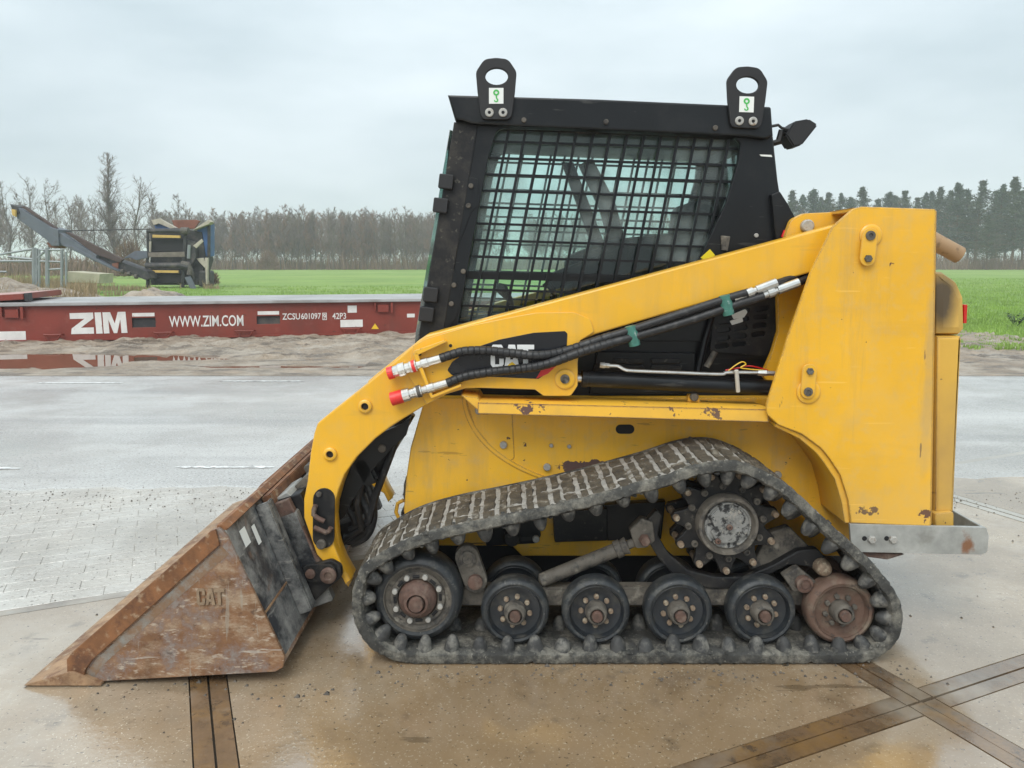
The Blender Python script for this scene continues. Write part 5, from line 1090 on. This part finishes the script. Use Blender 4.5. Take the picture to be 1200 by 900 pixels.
cp('conveyor_tail', [(114, 299), (140, 306), (172, 318), (176, 326), (170, 328), (136, 314), (114, 304)], -.9, .1, crusher_black); cp('tail_plate', [(131, 309), (139, 307), (138, 317), (132, 316)], -1.0, -.92, crusher_rust)
cp('side_wing', [(144, 303), (158, 294), (172, 294), (173, 302), (160, 305), (152, 302)], .0, .15, crusher_grey)
cp('conveyor_guard', [(24, 254), (44, 268), (43, 271), (34, 266)], -1.1, -.4, crusher_black); cp('belly_plate', [(54, 284), (70, 288), (66, 291), (58, 290)], -1.1, -.3, crusher_rust)
ct('tie_rod', [(69, 270.5), (176, 268.5)], .035, crusher_black, -.6, 6)
for u, v in ((142, 318), (150, 321), (158, 324)): ct('idler_roller', [(u, v), (u+3, v)], .12, dust_steel, -.95, 8)

# ---- pipe fence, block, mounds
YFn = 30.0
fe = empty('pipe_fence', (P(40, 300, YFn).x, YFn, 0), 'galvanised pipe fence with sloping top rail in front of the bare trees', 'fence')
def fpipe(name, pts, r):
    mb = MB(); mb.tube([P(u, v, YFn) for u, v in pts], r, 8); return mb.build(name, fence_galv, fe)
for u, v0, r in ((40, 290, .085), (43, 291, .06), (46, 292, .05), (55.5, 290, .085), (72.5, 292, .06), (77.5, 295, .05)): fpipe('fence_post', [(u, v0), (u, 348)], r)
fpipe('top_rail', [(-40, 305), (40, 291.5)], .045); fpipe('rail', [(-40, 306), (40, 306)], .05); fpipe('rail', [(46, 292.5), (74, 293)], .04); fpipe('rail', [(46, 306), (74, 307)], .04)
fpipe('rail', [(-40, 318), (8, 318.5)], .04); fpipe('brace', [(43, 303), (52, 295)], .05); fpipe('rail', [(10, 301), (40, 304)], .05); fpipe('rail', [(56, 316), (72, 315)], .04); fpipe('brace', [(40, 330), (47, 305)], .04)
blk = plate('concrete_block', [(79, 318), (117, 321), (116, 332), (79, 331)], 31.0, 32.2, concrete_block, None, bevel=.03)
blk['label'] = 'pale concrete block lying in weeds beneath the conveyor'; blk['category'] = 'block'
def mound(u, v, Y, rx, ry, h, seed, name='dirt_mound', mat=mud_mat):
    c = P(u, v, Y); n1, n2 = 40, 24; Vm = []; Fm = []
    for j in range(n2):
        for i in range(n1):
            a = i/(n1-1)*2-1; b = j/(n2-1)*2-1; d = max(0, 1-a*a-b*b); Vm.append((c.x+a*rx, Y+b*ry, -.03+h*d**.8*(1+.3*fb(a*3+seed, b*3, 1.1))+.04*fb(a*rx+seed, b*ry, 3)*min(1, d*4)))
    Fm = [(j*n1+i, j*n1+i+1, (j+1)*n1+i+1, (j+1)*n1+i) for j in range(n2-1) for i in range(n1-1)]
    o = mk(name, tri_mesh(Vm, Fm), mat, sm=180); o['kind'] = 'structure'; return o
mound(178, 345, 24, 1.45, 1.2, .47, 1); mound(20, 340, 21, 3.4, 1.6, .62, 2); mound(70, 345, 19.5, 1.9, 1.1, .30, 3); mound(110, 345, 22, 1.7, 1.2, .18, 6); mound(-40, 330, 23, 3, 2, .9, 4)

# ================================================================== trees
def grow(seed, H, wide=.27, trunk_r=.16, nb1=26, nb2=7, nt=6, low=.16, steep=(.75, 1.5), twig_r=.021, shape=1.9):
    r_ = random.Random(seed); bb_ = MB(); TV, TF = [], []
    def twig_(p, q, r):
        d = (q-p).normalized(); s = d.orthogonal().normalized(); b = d.cross(s); k = len(TV)
        for a in (0, 2.09, 4.19): TV.append(tuple(p+(s*math.cos(a)+b*math.sin(a))*r))
        TV.append(tuple(q)); TF.extend([(k, k+1, k+3), (k+1, k+2, k+3), (k+2, k, k+3)])
    pts = [Vector((0, 0, -.1))]
    for i in range(8): pts.append(pts[-1]+Vector((r_.gauss(0, .022)*H/8*4, r_.gauss(0, .022)*H/8*4, H/8)))
    rad = [trunk_r*(1-.115*i) for i in range(9)]; bb_.tube(pts, rad, 6, caps=False)
    for i in range(nb1):
        t = low+(.97-low)*((i+r_.random())/nb1); k = min(int(t*8), 7); p = pts[k].lerp(pts[k+1], t*8-k); az = r_.uniform(0, 6.283)
        L1 = H*wide*(1.05-t**shape*.85)*r_.uniform(.55, 1.2); d = Vector((math.cos(az), math.sin(az), r_.uniform(*steep))).normalized()
        b1 = [p]; 
        for j in range(3): d = (d+Vector((r_.gauss(0, .18), r_.gauss(0, .18), r_.gauss(.12, .12)))).normalized(); b1.append(b1[-1]+d*L1/3)
        r1 = max(.02, rad[k]*.38); bb_.tube(b1, [r1, r1*.75, r1*.5, r1*.25], 3, caps=False)
        for j in range(nb2):
            u = r_.uniform(.15, 1)*3; m_ = min(int(u), 2); q = b1[m_].lerp(b1[m_+1], u-m_); dd = (d*.8+Vector((r_.gauss(0, .6), r_.gauss(0, .6), r_.gauss(.35, .4)))).normalized(); L2 = L1*r_.uniform(.25, .55)
            mid = q+dd*L2*.5; end = mid+(dd+Vector((r_.gauss(0, .3), r_.gauss(0, .3), r_.gauss(.15, .25)))).normalized()*L2*.5
            twig_(q, mid+(mid-q)*.1, twig_r*1.5); twig_(mid, end, twig_r*1.1)
            for w in range(nt):
                f = r_.random(); st = q.lerp(end, f); tw = (dd+Vector((r_.gauss(0, .65), r_.gauss(0, .65), r_.gauss(.3, .4)))).normalized(); twig_(st, st+tw*L2*r_.uniform(.3, .7), twig_r)
    zs = max(v[2] for v in TV); f = H/zs
    TVn = np.array(TV)*np.array([1, 1, f]); bb_.v = [(v[0], v[1], v[2]*f) for v in bb_.v]
    return bb_.mesh(fix=False), tri_mesh(TVn, TF)
bare = [grow(21+i, 11, .27+.04*(i % 3), .17, nb1=32, nb2=8, nt=7, low=.10+.05*(i % 3)) for i in range(6)]
nearb = [grow(80+i, 11, .30, .16, nb1=20, nb2=7, nt=5, low=.22, steep=(.8, 1.7), twig_r=.015, shape=3.4) for i in range(4)]
for a, b in nearb: setmat(a, bark); setmat(b, twig)
poplar_m = grow(50, 15, .24, .22, nb1=80, nb2=9, nt=6, low=.08, steep=(1.9, 3.6), shape=1.3, twig_r=.013)
for i, (a, b) in enumerate(bare): setmat(a, bark); setmat(b, twig if i % 3 else twig_red)
setmat(poplar_m[0], bark); setmat(poplar_m[1], twig)
def tree(mesh, x, y, s, rz, name, label, cat='tree', group=None, sx=1.0):
    e = empty(name, (x, y, 0), label, cat, group); e.scale = (s*sx, s*sx, s); e.rotation_euler.z = rz
    for nm, me in (('trunk', mesh[0]), ('crown', mesh[1])):
        if not me.get('_s'): me['_s'] = 1
        o = bpy.data.objects.new(nm, me); COL.objects.link(o); o.parent = e
    return e
rt_ = random.Random(77)
# near bare trees at the left, behind the fence and conveyor
near_labels = ['bare tree at the left edge of the picture, behind the pipe fence', 'bare tree just right of the conveyor head', 'leafless tree rising above the middle of the upper conveyor', 'thin bare tree left of the tall poplar, over the conveyor knuckle', 'spreading bare tree just right of the tall poplar', 'small bare tree standing right behind the screening machine hopper', 'bare tree crossing behind the conveyor head']
for k, (u, vt, Yt) in enumerate(((6, 204, 84), (52, 208, 90), (80, 226, 80), (106, 228, 86), (158, 204, 84), (185, 248, 80), (30, 203, 92))):
    p = P(u, vt, Yt); tree(nearb[k % 4], p.x, Yt, p.z/11, rt_.uniform(0, 6), 'bare_tree', near_labels[k], sx=1.0 if k != 4 else 1.15)
p = P(130, 177, 88); tree(poplar_m, p.x, 88, p.z/15, 1, 'poplar_tree', 'tall slender leafless poplar above the conveyor', sx=1.25)
# wood beyond the field
WOODLAB = 'bare tree in the front row of the wood beyond the green field'
k = 0
for u in np.arange(196, 520, 7.2):
    Yt = 126+rt_.uniform(-3, 6); vt = 243+rt_.uniform(-3, 7)-(3 if 330 < u < 360 or 420 < u < 450 else 0)+(8 if u < 215 else 0); p = P(u+rt_.uniform(-2.5, 2.5), vt, Yt)
    tree(bare[(k*5+1) % 6], p.x, Yt, p.z/11, rt_.uniform(0, 6), 'wood_tree', WOODLAB, group='bare trees of the far wood', sx=.85); k += 1
def merged(name, items, label, cat, mat, which):
    Vs, Fs, off = [], [], 0
    for me, x, y, s, rz, sx in items:
        n = len(me.vertices); co = np.empty(n*3, np.float32); me.vertices.foreach_get('co', co); co = co.reshape(-1, 3).copy()
        c_, s_ = math.cos(rz), math.sin(rz); X = co[:, 0]*c_-co[:, 1]*s_; Y_ = co[:, 0]*s_+co[:, 1]*c_
        Vs.append(np.stack([X*s*sx+x, Y_*s*sx+y, co[:, 2]*s], 1)); li = np.empty(len(me.loops), np.int32); me.loops.foreach_get('vertex_index', li)
        Fs.append(li.reshape(-1, which)+off); off += n
    o = mk(name, tri_mesh(np.concatenate(Vs), np.concatenate(Fs)), mat, sm=0); o['kind'] = 'stuff'; o['label'] = label; o['category'] = cat; return o
it, itt = [], []
for q in range(230):
    u = rt_.uniform(500, 960) if q > 165 else rt_.uniform(180, 520); Yt = rt_.uniform(134, 160); p = P(u, 248+rt_.uniform(-2, 8), Yt); m_ = bare[rt_.randint(0, 5)]; a = rt_.uniform(0, 6)
    it.append((m_[1], p.x, Yt, p.z/11, a, .95))
for q in range(30):
    u = rt_.uniform(-60, 215); Yt = rt_.uniform(98, 130); p = P(u, 232+rt_.uniform(-8, 14), Yt); it.append((bare[rt_.randint(0, 5)][1], p.x, Yt, p.z/11, rt_.uniform(0, 6), .8))
merged('woodland', it, 'grey brown mass of leafless wood behind the front trees', 'woodland', twig, 3)
# undergrowth along the foot of the wood
sp = []
rg = random.Random(4)
for q in range(30000):
    u = rg.uniform(-60, 1300); Yt = rg.uniform(122, 150) if u > 190 else rg.uniform(70, 110); 
    p = P(u, 300, Yt); sp.append((p.x, Yt, 0, (.6+.5*abs(fb(p.x, 0, .12)))*(1.0 if u > 190 else .8)))
blades('undergrowth', sp, .8, 4.4, .04, shrub_brown, 'brown undergrowth along the foot of the far wood', 'undergrowth', lean=.5, seed=9)
def shrub(u, vt, Y, w, mat, label, n=1500, seed=1):
    r_ = np.random.RandomState(seed); p = P(u, vt, Y); h = p.z; V_, F_ = [], []
    for i in range(n):
        a, e, rr_ = r_.uniform(0, 6.28), math.acos(r_.uniform(0, 1)), r_.uniform(.25, 1)**.6
        t = Vector((math.cos(a)*math.sin(e)*w*rr_, math.sin(a)*math.sin(e)*w*rr_, .1+math.cos(e)*h*rr_)); b = t*.72; s = Vector((r_.normal(), r_.normal(), r_.normal())).normalized()*.035
        k = len(V_); V_ += [tuple(b-s), tuple(b+s), tuple(t+Vector((r_.normal(), r_.normal(), r_.normal()))*.12)]; F_.append((k, k+1, k+2))
    o = mk('shrub', tri_mesh(V_, F_), mat, sm=0, loc=(p.x, Y, 0)); o['label'] = label; o['category'] = 'shrub'; return o
shrub(314, 288, 118, 2.0, twig_red, 'rounded brown shrub at the foot of the far wood', seed=3); shrub(150, 272, 62, 1.6, shrub_brown, 'brown leafy bush left of the screening machine', 1500, 5); shrub(248, 318, 44, .5, twig_red, 'low dark bush beside the crawler track of the screening machine', 500, 6)
# pines on the right
def pine(seed, H):
    r_ = random.Random(seed); tb_ = MB(); bend = [Vector((0, 0, -.1))]
    for i in range(6): bend.append(bend[-1]+Vector((r_.gauss(0, .10), r_.gauss(0, .10), H/6)))
    tb_.tube(bend, [.2*(1-.14*i) for i in range(7)], 6, caps=False); V_, F_ = [], []
    lowc = r_.uniform(.18, .34)
    for w in range(44):
        f0 = (w+r_.random())/44; z = H*(lowc+(.98-lowc)*f0); t = z/H*6; i0 = min(int(t), 5); c = bend[i0].lerp(bend[i0+1], t-i0); rad = (.36*H*(1-f0)**.8+.05)*r_.uniform(.25, 1.25); sc_ = .35+.65*(1-f0)
        for b in range(r_.randint(3, 5)):
            a = r_.uniform(0, 6.28); d = Vector((math.cos(a), math.sin(a), r_.uniform(-.12, .55))).normalized(); L_ = rad*r_.uniform(.6, 1.1)
            tb_.tube([c, c+d*L_*.8], [.04, .015], 3, caps=False)
            for q in range(34):
                s = r_.uniform(.22, 1.05); p = c+d*L_*s+Vector((r_.gauss(0, .24)*sc_, r_.gauss(0, .24)*sc_, r_.gauss(.06, .13)))
                e = Vector((r_.gauss(0, 1), r_.gauss(0, 1), r_.gauss(.4, .6))).normalized()*.26; f = Vector((r_.gauss(0, 1), r_.gauss(0, 1), r_.gauss(0, 1))).normalized()*.085
                k = len(V_); V_ += [tuple(p-f), tuple(p+f), tuple(p+e)]; F_.append((k, k+1, k+2))
    return tb_.mesh(fix=False), tri_mesh(V_, F_)
pines = [pine(60+i, 13) for i in range(4)]
for i, q in enumerate(pines): setmat(q[0], bark_pine); setmat(q[1], needle if i % 2 else needle2)
PINE = [(930, 222, 150), (951, 221, 146), (972, 224, 150), (988, 226, 155), (1013, 218, 142), (1040, 224, 150), (1062, 222, 146), (1085, 226, 152), (1103, 218, 142), (1126, 213, 134), (1149, 210, 130), (1172, 216, 134), (1192, 206, 126), (1215, 205, 128), (1160, 252, 122), (1138, 222, 140), (1182, 224, 142), (1000, 230, 150), (1028, 232, 152), (940, 228, 156), (962, 230, 158), (1052, 228, 158), (1074, 230, 158), (1095, 224, 156), (1114, 222, 154), (1204, 216, 140), (1168, 222, 150), (1240, 208, 132)]
for k, (u, vt, Yt) in enumerate(PINE):
    p = P(u, vt, Yt); tree(pines[k % 4], p.x, Yt, p.z/13, rt_.uniform(0, 6), 'pine_tree', 'dark green pine in the row along the right side of the field' if k != 14 else 'shortest pine, standing in front of the tall pines at the right', group='pines along the field' if k != 14 else None, sx=1.15)
it = []
for q in range(90):
    u = rt_.uniform(920, 1600); Yt = rt_.uniform(150, 165); p = P(u, 240+rt_.uniform(-6, 12), Yt); it.append((bare[rt_.randint(0, 5)][1], p.x, Yt, p.z/11, rt_.uniform(0, 6), .8))
merged('pine_understorey', it, 'reddish bare trees standing between and behind the pines', 'woodland', twig_red, 3)
# leafy weed by the road on the right
wl = G(1190, 384); we = empty('leafy_weed', wl, 'dark leafy weed standing in the verge at the right edge', 'weed')
for k in range(9):
    a = rt_.uniform(0, 6.28); l = rt_.uniform(.16, .3); t = Vector((math.cos(a)*.16, math.sin(a)*.16, l)); mb = MB(); mb.tube([wl, wl+t*.6, wl+t], [.006, .005, .003], 5); mb.build('stem', leaf_green, we)
    for j in range(5):
        q = wl+t*(.45+.14*j); b = rt_.uniform(0, 6.28); d = Vector((math.cos(b), math.sin(b), .5)).normalized()*.09; s = d.cross(Vector((0, 0, 1))).normalized()*.028
        mb = MB(); mb.add([q, q+d*.5+s+Vector((0, 0, .01)), q+d, q+d*.5-s+Vector((0, 0, .01))], [(0, 1, 2, 3)]); mb.build('leaf', leaf_green, we, sm=0)
# grit and crumbs on the road edge
gb = MB(); rg = random.Random(6)
for i in range(620):
    u = rg.uniform(-20, 1230); v = rg.gauss(586, 9) if rg.random() < .85 else rg.uniform(560, 740)
    p = G(u, v); s = rg.uniform(.002, .0055)*(1.6 if rg.random() < .04 else 1)
    if -1.1 < p.x < 1.6 and -.1 < p.y < 1.7: continue
    gb.add([(p.x-s, p.y-s*.6, .0), (p.x+s, p.y-s*.8, 0), (p.x+s*.7, p.y+s, 0), (p.x-s*.6, p.y+s*.7, 0), (p.x+s*.1, p.y, s*1.1)], [(0, 1, 4), (1, 2, 4), (2, 3, 4), (3, 0, 4)])
for i in range(170):          # soil dropped from the track and bucket
    x_ = rg.uniform(-1.5, 1.5); p = Vector((x_, rg.gauss(-.05, .05) if x_ > -.5 else rg.gauss(-.2, .06), 0)); s = rg.uniform(.002, .0065)*(1.7 if rg.random() < .08 else 1)
    gb.add([(p.x-s, p.y-s*.6, -.001), (p.x+s, p.y-s*.8, -.001), (p.x+s*.7, p.y+s, -.001), (p.x-s*.6, p.y+s*.7, -.001), (p.x+s*.1, p.y, s*.9)], [(0, 1, 4), (1, 2, 4), (2, 3, 4), (3, 0, 4)])
go = gb.build('grit', M('grit_dark', (.085, .07, .055), .7, vary=.6, vscale=9), None, sm=0); go['kind'] = 'stuff'; go['label'] = 'dark grit and small stones scattered along the road edge'; go['category'] = 'grit'

# ================================================================== damp air
hz = bpy.data.materials.new('haze_air'); hz.use_nodes = True; ht = hz.node_tree; ht.nodes.clear()
ho = ht.nodes.new('ShaderNodeOutputMaterial'); hv = ht.nodes.new('ShaderNodeVolumePrincipled')
hv.inputs['Color'].default_value = (.93, .96, 1, 1); hv.inputs['Density'].default_value = HAZE; hv.inputs['Anisotropy'].default_value = 0
ht.links.new(hv.outputs[0], ho.inputs['Volume'])
haze = MB().box((-1520, -60, -1.1), (1520, 2020, 24)).build('haze', hz, None, sm=0); haze['kind'] = 'stuff'; haze['label'] = 'thin grey damp air over the whole yard and field'; haze['category'] = 'haze'
